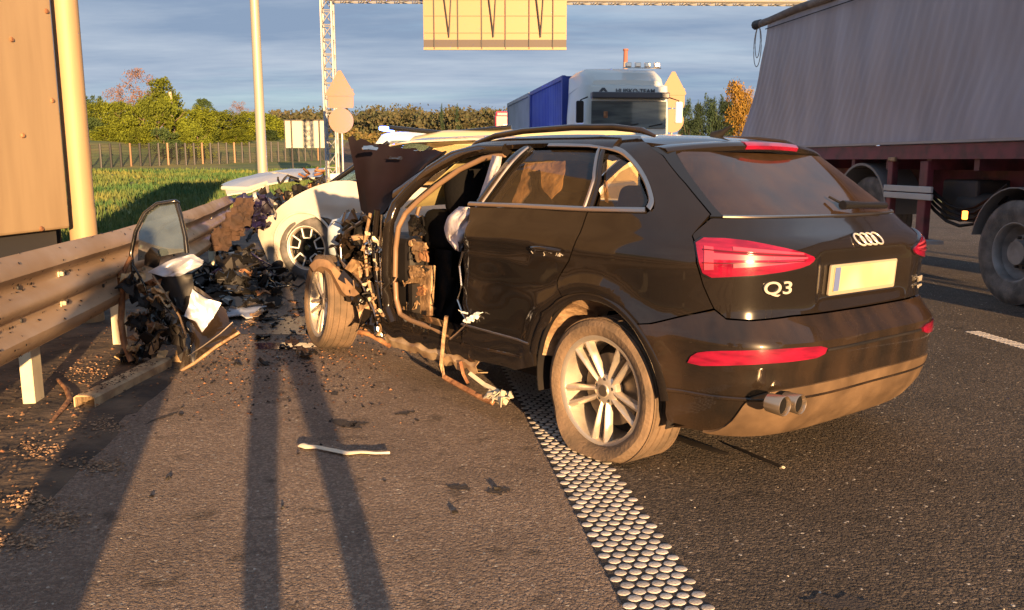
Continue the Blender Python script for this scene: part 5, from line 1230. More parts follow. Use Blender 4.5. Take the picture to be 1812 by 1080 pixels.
MB().box((bl_.x + bw / 2, by - .001, bz0 + .185), (bw, .055, .36)).build('sign_board', mat('dark_sign_strip', (.055, .045, .045), .6), gt, 0)
MB().box((bl_.x + bw / 2, by - .02, bz0 + .03), (bw, .09, .10)).build('bottom_edge', M_BOARD, gt, 0)
for k in range(6):
    xx = bl_.x + bw * (.075 + .166 * k); MB().box((xx, by - .06, (bz0 + bz1) / 2), (.035, .07, bz1 - bz0 - .02)).build('stiffener', M_DARKST, gt, 0)
for zz in (bz0 + .62, bz0 + 1.25, bz0 + 1.85): MB().box((bl_.x + bw / 2, by - .04, zz), (bw - .1, .03, .03)).build('joint', M_SIGNB, gt, 0)
for fx_ in (.18, .49, .82):
    xx = bl_.x + bw * fx_; MB().tube([(xx - .20, by - .12, tz - .33), (xx, by - .12, bz0 + .45)], .026, 5).tube([(xx + .10, by - .12, tz - .33), (xx, by - .13, bz0 + .45)], .02, 5).build('hanger', M_DARKST, gt, 0)
MB().tube([(0, -.3, tz - .42), (30, .1, tz - .55)], .05, 6).build('cable_tray', M_ZINC, gt, 0)
# signs (backs)
def sign_pair(px, D, lab, ytop, w_tri, y_c, r_c, group=None):
    p = dep(px, 285, D); t_ = thing('road_sign', lab, 'road sign', (p.x, p.y, 0)); s_ = D / 1500
    zt = dep(px, ytop, D).z; zc2 = dep(px, y_c, D).z; rad = r_c * s_; hw_ = w_tri * s_ / 2
    MB().tube([(0, .05, 0), (0, .05, zt - .05)], .035, 10).build('post', M_POLE, t_, 60)
    def plate(nm, poly, z, yo=0): MB().prism(poly, .02, Matrix.Translation((0, yo, z)) @ Matrix.Rotation(R(90), 4, 'X')).build(nm, M_SIGNB, t_, 0)
    hh = hw_ * 1.75
    plate('warning_plate', chaikin([(-hw_, -hh), (hw_, -hh), (0, 0)], 2) if False else [(-hw_ * .92, -hh), (hw_ * .92, -hh), (hw_, -hh * .93), (.05, -.02), (-.05, -.02), (-hw_, -hh * .93)], zt)
    plate('text_plate', [(-hw_ * .84, -.60), (hw_ * .86, -.60), (hw_ * .90, -.5), (hw_ * .90, 0), (-hw_ * .88, 0), (-hw_ * .88, -.5)], zt - hh * .72, .025)
    plate('round_plate', [(rad * math.cos(2 * math.pi * i / 28), rad * math.sin(2 * math.pi * i / 28)) for i in range(28)], zc2)
    MB().box((0, .02, zc2), (rad * 1.4, .03, .04)).box((0, .02, zt - hh * .6), (rad * 1.2, .03, .04)).build('bracket', M_ZINC, t_, 0)
sign_pair(606, 28, 'back of triangle and round signs on one post beside the lattice mast', 124, 50, 214, 21.5)
sign_pair(1187, 28, 'back of triangle and round signs half hidden by the white lorry cab', 126, 46, 214, 20)
# billboard-like direction board
p = dep(542, 285, 50); bb2 = thing('direction_board', 'white framed direction board on two legs in the field, seen from behind', 'road sign', (p.x, p.y, 0)); s_ = 50 / 1500
z0, z1 = dep(540, 262, 50).z, dep(540, 213, 50).z; hw_ = 35 * s_
MB().box((0, 0, (z0 + z1) / 2), (2 * hw_, .05, z1 - z0)).build('board', mat('cream_board', (.45, .44, .36), .6), bb2, 0)
MB().box((0, -.02, z1), (2 * hw_ + .08, .1, .06)).box((-hw_, -.02, (z0 + z1) / 2), (.05, .09, z1 - z0)).box((hw_, -.02, (z0 + z1) / 2), (.05, .09, z1 - z0)).build('frame', M_DARKST, bb2, 0)
for q in (-.66, 0, .72):
    MB().tube([(hw_ * q, -.08, .3 if q else z0), (hw_ * q, -.08, z1)], .045 if q else .015, 6).build('leg', M_DARKST, bb2, 0)
# utility pole
p = dep(308, 272, 75); up = thing('utility_pole', 'thin pale wooden utility pole in front of the green trees', 'utility pole', (p.x, p.y, 1.0)); zt = dep(308, 163, 75).z
MB().tube([(0, 0, -1), (0, 0, zt - 1)], [.17, .13], 8).build('shaft', mat('pale_wood', (.42, .36, .28), .8), up, 60); MB().box((0, 0, zt - 2.4), (1.6, .1, .1)).build('crossarm', M_DARKST, up, 0)
# chimney
p = dep(1103, 285, 420); ch = thing('chimney', 'distant red and white industrial chimney above the lorry cab', 'chimney', (p.x, p.y, 0)); zt = dep(1103, 90, 420).z
MR, MWc = mat('chimney_red', (.26, .10, .08), .8), mat('chimney_white', (.34, .24, .20), .8)
for k in range(10):
    a, b_ = zt * k / 10, zt * (k + 1) / 10; MB().tube([(0, 0, a), (0, 0, b_)], [1.5 - .05 * k, 1.45 - .05 * k], 16).build('band', MR if k % 2 else MWc, ch, 60)
MB().lathe([(.7, 0), (1.3, 0), (1.3, .8), (.7, .8)], 16, 'z', (0, 0, zt)).build('rim', MR, ch, 60)
# fence
f0, f1 = Vector((dep(160, 285, 56).x, 56, 0)), Vector((dep(585, 285, 74).x, 74, 0))
fe = thing('mesh_fence', 'long wire mesh fence with thin posts running along the field in front of the trees', 'fence', f0)
def hz(p):
    q = rinv(p); return terr(q.x, q.y)
NP = 30
for i in range(NP + 1):
    q = f0.lerp(f1, i / NP); z = hz(q); MB().tube([q - f0 + Vector((0, 0, z - .2)), q - f0 + Vector((0, 0, z + 1.6))], .075, 6).build('post', M_DARKST if i % 4 else M_SIGNB, fe, 60)
m = MB()
for i in range(NP):
    A, Bq = f0.lerp(f1, i / NP), f0.lerp(f1, (i + 1) / NP); za, zb_ = hz(A), hz(Bq)
    for k in range(9): m.tube([A - f0 + Vector((0, 0, za + .08 + .18 * k)), Bq - f0 + Vector((0, 0, zb_ + .08 + .18 * k))], .010, 3, False)
    for k in range(8): q = A.lerp(Bq, k / 8) - f0; zz = za + (zb_ - za) * k / 8; m.tube([q + Vector((0, 0, zz)), q + Vector((0, 0, zz + 1.52))], .009, 3, False)
tag(m.build('wire_mesh', M_DARKST, fe, 0, fix=False), kind='stuff')
# ================================================================ VEGETATION
def leafmat(nm, c1_, c2_, rnd=.25): 
    m = mat(nm, c1_, .75, col2=c2_, nscale=.8, ndet=3, objrand=rnd, spec=.2); b = m.node_tree.nodes['Principled BSDF']; b.inputs['Subsurface Weight'].default_value = 0
    return m
M_LG = leafmat('spring_green_leaves', (.12, .15, .012), (.06, .085, .012)); M_DG = leafmat('dark_green_leaves', (.035, .065, .02), (.06, .09, .03))
M_PINE = leafmat('pine_needles', (.022, .045, .025), (.04, .06, .03)); M_TWIG = mat('reddish_twigs', (.16, .09, .06), .85); M_BARK = mat('grey_bark', (.16, .12, .09), .9, bump=.4, bscale=6); M_AUT = leafmat('yellow_brown_leaves', (.26, .15, .03), (.13, .09, .02))
def leafcloud(name, blobs, n_, size, seed):
    rg_ = np.random.default_rng(seed); V = np.zeros((n_ * 4, 3)); wts = np.array([b[3] ** 2 for b in blobs]); wts /= wts.sum(); pick = rg_.choice(len(blobs), n_, p=wts)
    c = np.array([b[:3] for b in blobs])[pick]; r = np.array([b[3] for b in blobs])[pick]
    d = rg_.normal(size=(n_, 3)); d /= np.linalg.norm(d, axis=1)[:, None]; rad = r * (rg_.random(n_) ** .35) * (1 + .18 * rg_.normal(size=n_)); d[:, 2] *= .85; p = c + d * rad[:, None]
    a = rg_.normal(size=(n_, 3)); a /= np.linalg.norm(a, axis=1)[:, None]; b_ = np.cross(a, rg_.normal(size=(n_, 3))); b_ /= np.linalg.norm(b_, axis=1)[:, None]
    s_ = size * rg_.uniform(.6, 1.4, n_)[:, None]
    V[0::4] = p + a * s_; V[1::4] = p + b_ * s_ * .6; V[2::4] = p - a * s_; V[3::4] = p - b_ * s_ * .6
    me = bpy.data.meshes.new(name); me.vertices.add(n_ * 4); me.vertices.foreach_set('co', V.ravel()); me.loops.add(n_ * 4); me.loops.foreach_set('vertex_index', np.arange(n_ * 4)); me.polygons.add(n_); me.polygons.foreach_set('loop_start', np.arange(0, n_ * 4, 4)); me.polygons.foreach_set('loop_total', np.full(n_, 4)); me.update(); return me
def blobs_bush(seed, h, w_):
    rr = random.Random(seed); bl2 = []
    for i in range(30):
        z = rr.uniform(.06, .93) * h; rad = w_ / 2 * math.sqrt(max(.05, 1 - (z / h) ** 3)); a = rr.uniform(0, 6.28); q = rad * rr.uniform(.2, .85); bl2.append((q * math.cos(a), q * math.sin(a), z, rr.uniform(.13, .24) * w_ * (1.1 - .5 * z / h)))
    return bl2
crowns = [leafcloud('crown', blobs_bush(s_, 1, .95), 6500, .022, s_) for s_ in range(5)]
def trunkmesh(seed, h=1.0, fork=6):
    rr = random.Random(seed); m = MB(); m.tube([(0, 0, -.15), (.01, 0, .3 * h), (0, .01, .75 * h)], [.022, .017, .006], 6)
    for k in range(fork):
        z = rr.uniform(.2, .65) * h; a = rr.uniform(0, 6.28); l = rr.uniform(.15, .35); m.tube([(0, 0, z), (l * .6 * math.cos(a), l * .6 * math.sin(a), z + l * .5), (l * math.cos(a), l * math.sin(a), z + l)], [.009, .006, .002], 4)
    me = bpy.data.meshes.new('trunk'); me.from_pydata(m.v, [], m.f); return me
trunks = [trunkmesh(s_) for s_ in range(3)]
def tree(name, px, D, ytop, wpx, leaf, lab, cat, group, seed, crown=None, base=None):
    zt = dep(px, ytop, D).z; pos = dep(px, 285, D); q = rinv(pos); z0 = terr(q.x, q.y) if q.y > 2.3 else 0.0
    if base is not None: z0 = base
    t_ = thing(name, lab, cat, (pos.x, pos.y, z0 - .1), random.Random(seed).uniform(0, 6.28), group); h = zt - z0; w_ = wpx * D / 1500
    c = bpy.data.objects.new('crown', crown or crowns[seed % 5]); COL.objects.link(c); c.parent = t_; c.scale = (w_, w_, h)
    if not c.data.materials: c.data.materials.append(None)
    c.material_slots[0].link = 'OBJECT'; c.material_slots[0].material = leaf
    k = bpy.data.objects.new('trunk', trunks[seed % 3]); COL.objects.link(k); k.parent = t_; k.scale = (w_, w_, h * .9)
    if not k.data.materials: k.data.materials.append(M_BARK)
    return t_
PN = ['hidden mostly behind the round post', 'just right of the round post', 'second to the right of the round post', 'below the tallest bare tree', 'between the bare tree and the tall yellow-green tree', 'directly left of the utility pole', 'directly behind the utility pole', 'just right of the utility pole', 'halfway between utility pole and lamp post', 'right of the halfway point before the lamp post', 'two crowns left of the lamp post', 'just left of the lamp post', 'directly behind the lamp post', 'just right of the lamp post', 'at the right end beside the direction board']
GL = ['green tree of the sunlit row, ' + q for q in PN]
SL = ['low shrub under the green trees ' + q for q in ('beside the round post', 'a little right of the round post', 'below the short bare tree', 'below the tallest bare tree', 'left of the utility pole', 'right of the utility pole', 'below the dark green treetop', 'left of the lamp post', 'right of the lamp post')]
PL = ['%s %s' % ('dark pine', q) for q in ('tallest at the left end of the group right of the lorry cab', 'second from the left right of the lorry cab', 'tall one in the middle right of the lorry cab', 'just left of the orange trees', '', '', 'low one half hidden by the lorry cab', 'behind the left orange tree', 'hidden behind the grey trailer end', 'low one in the middle of the group', 'low one near the lorry cab', '')]
PL[4] = 'tallest orange-leaved tree left of the grey trailer'; PL[5] = 'orange-leaved tree touching the end of the grey trailer'; PL[11] = 'low orange-leaved tree in front of the dark pines left of the trailer'
tops = [(150, 190, 84), (178, 182, 80), (205, 188, 74), (232, 190, 70), (258, 186, 68), (284, 182, 66), (312, 186, 68), (338, 188, 70), (362, 184, 72), (388, 192, 76), (412, 198, 78), (436, 200, 80), (456, 204, 82), (478, 208, 86), (497, 212, 88)]
for k, (px, yt, D) in enumerate(tops):
    tree('bush_tree', px + (k * 7 % 5) - 2, D, yt - (20 if px < 330 else 10) + (k * 37 % 13), 84 - (k % 3) * 8, M_LG if k not in (0,) else M_DG, GL[k], 'tree', 'green trees behind the fence', k)
for k, (px, yt, D) in enumerate([(165, 205, 72), (190, 218, 70), (222, 216, 68), (250, 222, 66), (292, 222, 64), (330, 226, 66), (352, 215, 66), (420, 226, 74), (468, 226, 80)]):
    tree('shrub', px, D, yt, 62, M_LG if k % 4 else M_DG, SL[k], 'shrub', 'shrubs below the green trees', k + 20)
for k, (px, yt, D, wd, lf) in enumerate([(298, 138, 84, 100, M_LG), (255, 122, 90, 110, M_TWIG), (212, 152, 92, 70, M_TWIG), (425, 176, 100, 60, M_TWIG), (365, 172, 96, 60, M_DG), (172, 160, 90, 50, M_DG), (462, 190, 104, 50, M_TWIG)]):
    lab = ['taller yellow-green tree rising right of the bare tree', 'tallest bare tree with thin reddish twigs above the green row', 'short bare reddish tree near the round post', 'reddish-brown treetop just left of the lamp post', 'dark green treetop right of the utility pole', 'dark green treetop touching the round post', 'low reddish treetop behind the lamp post'][k]
    cr2 = leafcloud('sparse_crown', [(b[0], b[1], .35 + b[2] * .65, b[3] * .8) for b in blobs_bush(50 + k, 1, .8)], 2600 if lf is M_TWIG else 4500, .012 if lf is M_TWIG else .02, 60 + k); tree('bare_tree' if lf is M_TWIG else 'tree', px, D, yt, wd, lf, lab, 'tree', None, 30 + k, cr2)
# distant forest: one mass
rg_ = random.Random(8); bl3 = []
for k in range(420):
    px = rg_.uniform(478, 960); D = rg_.uniform(150, 230); yt = 199 + rg_.gauss(0, 5.5) + (0 if px > 560 else (560 - px) * .05); zt = dep(px, yt, D).z; x_ = dep(px, 285, D).x; r = rg_.uniform(2.2, 3.4)
    for f in (.95, .72, .45, .2): bl3.append((x_ + rg_.uniform(-1.2, 1.2), D + rg_.uniform(-2, 2), zt * f - r * .4, r * (1.25 - .55 * f)))
fo = link('distant_forest', leafcloud('distant_forest', bl3, 200000, .34, 5), leafmat('far_brown_green_forest', (.085, .075, .04), (.045, .058, .028), 0)); tag(fo, 'distant brown-green line of forest along the horizon', 'forest', kind='stuff')
bl3 = []
for k in range(160):
    px = rg_.uniform(500, 760); D = rg_.uniform(110, 140); x_ = dep(px, 285, D).x; bl3.append((x_, D, rg_.uniform(1, 4.2), rg_.uniform(1.2, 2)))
fo = link('far_scrub', leafcloud('far_scrub', bl3, 30000, .3, 6), leafmat('olive_scrub', (.10, .10, .03), (.14, .10, .04), 0)); tag(fo, 'olive scrub in front of the distant forest behind the road signs', 'scrub', kind='stuff')
# pines right + two lone pines
def pinecrown(seed):
    rr = random.Random(seed); bl2 = []
    for i in range(20):
        z = rr.uniform(.42, 1.0); a = rr.uniform(0, 6.28); q = rr.uniform(.05, .42) * (1.25 - z); bl2.append((q * math.cos(a), q * math.sin(a), z, rr.uniform(.07, .15)))
    return leafcloud('pine_crown', bl2, 3600, .016, seed)
pcs = [pinecrown(s_) for s_ in (1, 2, 3)]
for k, (px, yt, wd, lf) in enumerate([(1215, 182, 34, M_PINE), (1235, 188, 34, M_PINE), (1251, 172, 40, M_PINE), (1272, 176, 36, M_PINE), (1297, 152, 52, M_AUT), (1318, 160, 46, M_AUT), (1205, 196, 30, M_PINE), (1285, 186, 44, M_PINE), (1340, 170, 50, M_PINE), (1262, 205, 50, M_PINE), (1225, 212, 50, M_PINE), (1300, 205, 50, M_AUT)]):
    tree('pine_tree' if lf is M_PINE else 'autumn_tree', px, 95, yt, wd * 1.5, lf, PL[k], 'tree', 'dark pines beyond the lorry' if lf is M_PINE else 'orange trees beyond the lorry', k, pcs[k % 3], 0)
for px, lab in ((783, 'left of two lone pines above the distant forest line'), (810, 'right of two lone pines above the distant forest line')): tree('pine_tree', px, 150, 190, 16, M_PINE, lab, 'tree', None, px % 3, pcs[px % 3], 0)
# grass
rgn = np.random.default_rng(4); N = 90000
D_ = 7 + 50 * rgn.random(N) ** 1.7; yy = 3.6 + 26 * rgn.random(N) ** 1.6 * (D_ / 40 + .35); xx = D_
hgt = rgn.uniform(.05, .30, N) * (.6 + .6 * np.sin(px0 * 1.7) ** 2) if False else rgn.uniform(.04, .28, N) * (.7 + .5 * rgn.random(N)); an = rgn.uniform(0, 6.28, N); wd = .010 + .0012 * D_
V = np.zeros((N * 3, 3)); rx_ = np.array([road(1, 0)[0], road(1, 0)[1]]); ly_ = np.array([road(0, 1)[0], road(0, 1)[1]])
px_ = xx[:, None] * rx_ + yy[:, None] * ly_
zt_ = np.array([terr(float(a), float(b)) for a, b in zip(xx[::1], yy[::1])])
V[0::3, :2] = px_ + np.stack([np.cos(an), np.sin(an)], 1) * wd[:, None]; V[1::3, :2] = px_ - np.stack([np.cos(an), np.sin(an)], 1) * wd[:, None]; V[2::3, :2] = px_ + rgn.normal(0, .06, (N, 2))
V[0::3, 2] = zt_ - .02; V[1::3, 2] = zt_ - .02; V[2::3, 2] = zt_ + hgt
me = bpy.data.meshes.new('grass'); me.vertices.add(N * 3); me.vertices.foreach_set('co', V.ravel()); me.loops.add(N * 3); me.loops.foreach_set('vertex_index', np.arange(N * 3)); me.polygons.add(N); me.polygons.foreach_set('loop_start', np.arange(0, N * 3, 3)); me.polygons.foreach_set('loop_total', np.full(N, 3)); me.update()
tag(link('grass', me, mat('verge_grass_blades', (.045, .10, .03), .7, col2=(.14, .15, .04), nscale=.3, ndet=4, spec=.2)), 'long green grass on the bank behind the guardrail', 'grass', kind='stuff')
# ================================================================ VEHICLES IN THE BACKGROUND
def rnd_body(name, secs, m_, parent, smooth=50):
    """secs: (x, [(y,z)...half profile bottom->top centre])"""
    vs_ = []; fs_ = []; L_ = None
    for x, pr2 in secs:
        full = pr2 + [(-y, z) for y, z in reversed(pr2)]; L_ = len(full); vs_ += [Vector((x, y, z)) for y, z in full]
    for i in range(len(secs) - 1):
        for j in range(L_): fs_.append((i * L_ + j, i * L_ + (j + 1) % L_, (i + 1) * L_ + (j + 1) % L_, (i + 1) * L_ + j))
    fs_.append(tuple(range(L_))); fs_.append(tuple((len(secs) - 1) * L_ + j for j in range(L_))); return MB().add(vs_, fs_).build(name, m_, parent, smooth)
def van(name, lab, px, py, D, H_, Lq, W_, m_, rot, glassx, cat='van'):
    p = dep(px, py, D); t_ = thing(name, lab, cat, (p.x, p.y, 0), rot); w2 = W_ / 2
    def prf(top, low=.35, in_=.10): return [(w2 - .05, low), (w2, low + .1), (w2, 1.0), (w2 - in_ * .6, top - .25), (w2 - in_ - .06, top - .06), (w2 - in_ - .25, top), (0, top + .03)]
    rnd_body('body', [(-Lq / 2, prf(H_ - .12)), (-Lq / 2 + .12, prf(H_)), (Lq / 2 - 2.0, prf(H_)), (Lq / 2 - 1.55, prf(H_ - .08)), (Lq / 2 - .8, prf(1.15)), (Lq / 2 - .1, prf(.95)), (Lq / 2, prf(.75))], m_, t_)
    MB().add([Vector((Lq / 2 - 1.50, y, H_ - .18)) for y in (-w2 + .25, w2 - .25)] + [Vector((Lq / 2 - .78, y, 1.20)) for y in (w2 - .12, -w2 + .12)], [(0, 1, 2, 3)]).build('windscreen', M_GLASSC, t_, 0)
    for s_ in (-1, 1):
        for k in range(3):
            x0_ = Lq / 2 - 2.3 - k * Lq * .22; MB().add([Vector((x0_, s_ * (w2 + .004), 1.08)), Vector((x0_ + Lq * .19, s_ * (w2 + .004), 1.08)), Vector((x0_ + Lq * .19, s_ * (w2 - .035), H_ - .36)), Vector((x0_, s_ * (w2 - .035), H_ - .36))], [(0, 1, 2, 3)]).build('window', M_BLACKSH, t_, 0)
        for xx_ in (-Lq / 2 + .9, Lq / 2 - .9): wheel('wheel', t_, (xx_, s_ * (w2 - .1), .34), 0 if s_ > 0 else math.pi, .34, .22, .2, 'ev', tyre_m=M_TYREG)
    return t_
v1 = van('police_van', 'white police van with blue lights, far behind the raised bonnet', 742, 285, 27, 2.25, 5.2, 1.95, M_CABW, R(178), 0)
M_BL = emis('lit_blue_beacon', (.10, .22, 1.0), 9.0)
MB().box((1.0, 0, 2.36), (.25, 1.3, .12)).build('light_bar', M_BL, v1, 0, bevel=.03)
bl_d = bpy.data.lights.new('blue_beacon', 'POINT'); bl_d.energy = 60; bl_d.color = (.10, .22, 1.0); bl_d.shadow_soft_size = .15; blo = bpy.data.objects.new('blue_beacon', bl_d); COL.objects.link(blo); blo.parent = v1; blo.location = (1.0, 0, 2.62)
MB().box((.4, .90, 1.72), (1.5, .03, .22)).build('window_glow', emis('blue_lit_window', (.45, .62, 1.0), 1.0), v1, 0)
v2 = van('rescue_car', 'cream-yellow estate car with doors open just behind the black SUV roof', 850, 285, 13.5, 1.83, 4.9, 1.9, M_YELLOWV, R(172), 0, 'car')
for px, o_ in ((778, 0), (808, 1)):   # open door frames
    q = Matrix.Translation(v2.location).inverted() @ dep(px, 262, 13.0); q = Matrix.Rotation(-v2.rotation_euler.z, 4, 'Z') @ q
    MB().tube([q + Vector((0, 0, -.5)), q + Vector((.0, .0, .05)), q + Vector((.10 if o_ else -.05, 0, .22)), q + Vector((.75 if not o_ else -.85, .1, .30))], .035, 8).build('open_door_frame', M_BLACKSH, v2, 60)
for k in range(1):
    pass
# ---- lorry with blue container
LPOS = dep(1109, 285, 22.7); lorry = thing('container_lorry', 'white lorry cab hauling a blue container and a pale grey container, facing the camera', 'lorry', (LPOS.x, LPOS.y, 0), ROT + math.pi)
HW = 1.18; s66 = 22.7 / 1500
def zc3(py): return dep(1109, py, 22.7).z
zr = zc3(117); zv = zc3(150); zw0, zw1 = zc3(228), zc3(180)
rnd_body('cab', [(-2.2, [(HW, .9), (HW, 2.6), (HW - .05, zv), (HW - .25, zv + .05), (0, zv + .06)]), (-.25, [(HW, .9), (HW, 2.6), (HW - .05, zv), (HW - .25, zv + .02), (0, zv + .03)]), (.0, [(HW - .16, .6), (HW - .10, 2.0), (HW - .14, zw1), (HW - .20, zv - .05), (0, zv - .04)]), (.08, [(HW - .3, .6), (HW - .28, 2.0), (HW - .32, zw1), (HW - .4, zv - .2), (0, zv - .2)])], M_CABW, lorry, 40)
rnd_body('roof_fairing', [(-2.1, [(HW - .02, zv - .1), (HW - .03, zr - .15), (HW - .2, zr), (0, zr + .02)]), (-.9, [(HW - .05, zv), (HW - .08, zr - .15), (HW - .25, zr), (0, zr + .02)]), (-.45, [(HW - .10, zv), (HW - .16, zr - .28), (HW - .35, zr - .14), (0, zr - .12)]), (-.2, [(HW - .25, zv), (HW - .3, zv + .10), (HW - .4, zv + .12), (0, zv + .14)])], M_CABW, lorry, 45)
MB().box((.095, 0, (zw0 + zw1) / 2), (.04, 2.0, zw1 - zw0)).build('windscreen', mat('dark_cab_glass', (.035, .045, .045), .08, coat=1, col2=(.11, .13, .12), nscale=2.5, ndet=2, stretch=(1, .4, 3)), lorry, 0, bevel=.01)
MB().box((.20, 0, zw1 + .14), (.25, 2.06, .16)).build('sun_visor', mat('smoked_visor', (.05, .055, .075), .3), lorry, 0, bevel=.03)
for y in (.55, -.1): MB().tube([(.13, y, zw0 + .05), (.135, y + .35, zw0 + .12)], .015, 5).build('wiper', M_BLACK, lorry, 0)
MB().box((.10, -.62, zw0 + .35), (.05, .12, .18)).build('driver_headrest', M_RUST, lorry, 0, bevel=.02)
for s_ in (1, -1):
    MB().box((.18, s_ * 1.32, zw1 - .28), (.10, .20, .56)).build('mirror', M_CABW if s_ > 0 else M_BLACK, lorry, 0, bevel=.04)
    MB().tube([(.08, s_ * 1.1, zw1 + .1), (.2, s_ * 1.3, zw1 + .02), (.2, s_ * 1.3, zw1 - .5)], .02, 6).build('mirror_arm', M_BLACK, lorry, 60)
    MB().box((.04, s_ * .95, 1.0), (.12, .4, .25)).build('headlight', M_CHROME, lorry, 0, bevel=.03)
    wheel('wheel', lorry, (-.9, s_ * 1.05, .5), 0 if s_ > 0 else math.pi, .5, .29, .3, 'truck', tyre_m=M_TYREG)
MB().box((.10, 0, 1.35), (.05, 1.9, .7)).build('grille', M_BLACK, lorry, 0); MB().box((.10, 0, .55), (.2, 2.4, .45)).build('bumper', M_CABW, lorry, 0, bevel=.05)
Mt = Matrix.Translation((.105, -.24, (zw1 + zv) / 2 + .10)) @ Matrix(((0, 0, 1, 0), (1, 0, 0, 0), (0, 1, 0, 0), (0, 0, 0, 1)))
Mtt = Matrix.Translation((.075, -.05, dep(1109, 162, 22.7).z)) @ Matrix(((0, 0, 1, 0), (1, 0, 0, 0), (0, 1, 0, 0), (0, 0, 0, 1)))
put_text('lettering', 'HUISKO-TEAM', .155, Mtt @ Matrix.Translation((.22, 0, 0)), mat('dark_lettering', (.05, .06, .08), .5), lorry, 1.05, .012)
MB().add([Mtt @ (Vector(v) + Vector((-.20, 0, 0))) for v in ((-.52, -.07, .01), (-.60, -.07, .01), (-.47, .08, .01), (-.40, .08, .01), (-.28, -.07, .01), (-.36, -.07, .01), (-.43, .02, .01))], [(0, 6, 2, 1), (6, 5, 4, 3, 2)]).build('emblem', bpy.data.materials['dark_lettering'], lorry, 0, fix=False)
for k in range(4): MB().box((-.6, .15 + k * .26, zr + .10), (.12, .16, .12)).build('roof_lamp', M_CHROME, lorry, 0, bevel=.02)
MB().tube([(-.6, .0, zr + .02), (-.6, 1.05, zr + .02)], .02, 6).build('lamp_bar', M_CHROME, lorry, 0)
def container(x0, L_, ztop, m_, nm):
    # corrugated side walls; x negative is away from the cab front
    o = None; mb = MB(); nn = int(L_ / .28)
    for s_ in (1, -1):
        g = []
        for i in range(nn * 4 + 1):
            x = x0 - L_ * i / (nn * 4); y = s_ * (1.22 - (.045 if (i % 4) in (1, 2) else 0)); g.append([Vector((x, y, 1.15)), Vector((x, y, ztop - .1))])
        mb.sheet(g, .01)
    wl_ = mb.build(nm, m_, lorry, 0)
    fr = MB()
    for s_ in (1, -1):
        fr.box((x0 - L_ / 2, s_ * 1.22, ztop - .05), (L_, .09, .12)); fr.box((x0 - L_ / 2, s_ * 1.22, 1.12), (L_, .09, .16))
        for xx_ in (x0 - .06, x0 - L_ + .06): fr.box((xx_, s_ * 1.21, (1.2 + ztop) / 2), (.14, .11, ztop - 1.2))
    fr.box((x0 - L_ / 2, 0, ztop - .03), (L_, 2.4, .04)); fr.box((x0 - .04, 0, (1.2 + ztop) / 2), (.06, 2.35, ztop - 1.25)); fr.build('container_frame', m_, wl_, 0)
    return wl_
container(-2.5, 6.05, zr - .02, M_BLUE, 'blue_container'); container(-8.75, 6.05, zr - .02, M_GREY, 'grey_container')
MB().box((-8.5, 0, .95), (12.5, 1.0, .25)).build('chassis', M_DARKST, lorry, 0)
for xx_ in (-3.2, -11.5, -12.8, -14.0):
    for s_ in (1, -1): wheel('wheel', lorry, (xx_, s_ * 1.05, .5), 0 if s_ > 0 else math.pi, .5, .29, .3, 'truck', tyre_m=M_TYREG)
# ---- far red lorry
p = dep(894, 285, 110); rt_ = thing('red_lorry', 'small distant red lorry cab with a brown trailer at the end of the queue', 'lorry', (p.x, p.y, 0), ROT + math.pi)
zt = dep(894, 190, 110).z; M_RC = mat('red_cab_paint', (.50, .03, .06), .4, coat=.5)
MB().box((-1.1, 0, zt * .45 + .2), (2.2, 2.45, zt * .85 - .4)).build('cab', M_RC, rt_, 0, bevel=.12); MB().box((.02, 0, zt * .48), (.06, 2.0, .9)).build('windscreen', M_BLACKSH, rt_, 0); MB().box((-1.4, 0, zt * .90), (1.4, 2.2, .7)).build('roof_fairing', M_RC, rt_, 0, bevel=.2); MB().box((.04, 0, zt * .72), (.04, .5, .3)).build('emblem', M_WHITEP, rt_, 0)
MB().box((-9.5, 0, 2.6), (13, 2.5, 2.9)).build('trailer', mat('brown_trailer', (.30, .15, .09), .7), rt_, 0)
# ================================================================ GREY TRAILER at right
TX = 8.2; TPX = 5.9 - .135 * TX; TM = Matrix.Translation((TPX, TX, 0)) @ Matrix.Rotation(ROT, 4, 'Z')
tr = thing('grey_trailer', 'huge grey tarpaulin-sided trailer filling the upper right, dark red frame underneath', 'trailer'); tr.matrix_world = TM
BZ, TZ = 1.60, 3.52; XN = -6.2
def xend(z):   # far end profile, flared at the bottom
    f = (z - BZ) / (TZ - BZ); return float(np.interp(f, [0, .15, .35, .6, .85, 1], [6.65, 6.52, 6.22, 5.92, 5.72, 5.68]))
g = []; nn = 330
for i in range(nn + 1):
    f = i / nn; row = []
    for j in range(13):
        z = BZ + (TZ - BZ) * j / 12; x = XN + (xend(z) - XN) * f
        y = .012 * math.sin(f * 12.6 / .165 * 2 * math.pi / 1.0) * (.35 + .6 * abs(noise.noise(Vector((x * .5, z * .5, 9))))) + .06 * noise.noise(Vector((x * .6, z * .9, 0))) + .012 * noise.noise(Vector((x * 4, z * .6, 3))); row.append(Vector((x, y, z)))
    g.append(row)
MB().sheet(g, .01).build('side_curtain', M_CURTAIN, tr, 70)
g = [[Vector((xend(z), y, z)) for y in (0, -.6, -1.9, -2.5)] for z in np.linspace(BZ, TZ, 9)]; MB().sheet(g, .02).build('end_wall', M_CURTAIN, tr, 60)
MB().box(((XN + 5.7) / 2, -1.25, TZ), (11.9, 2.45, .02)).build('roof_sheet', M_CURTAIN, tr, 0)
MB().box((XN + .01, -1.25, (BZ + TZ) / 2), (.02, 2.48, TZ - BZ - .02)).build('rear_wall', M_CURTAIN, tr, 0)
MB().box(((XN + 6.6) / 2, -2.5, (BZ + TZ) / 2), (12.6, .03, TZ - BZ)).build('off_side_curtain', M_CURTAIN, tr, 0)
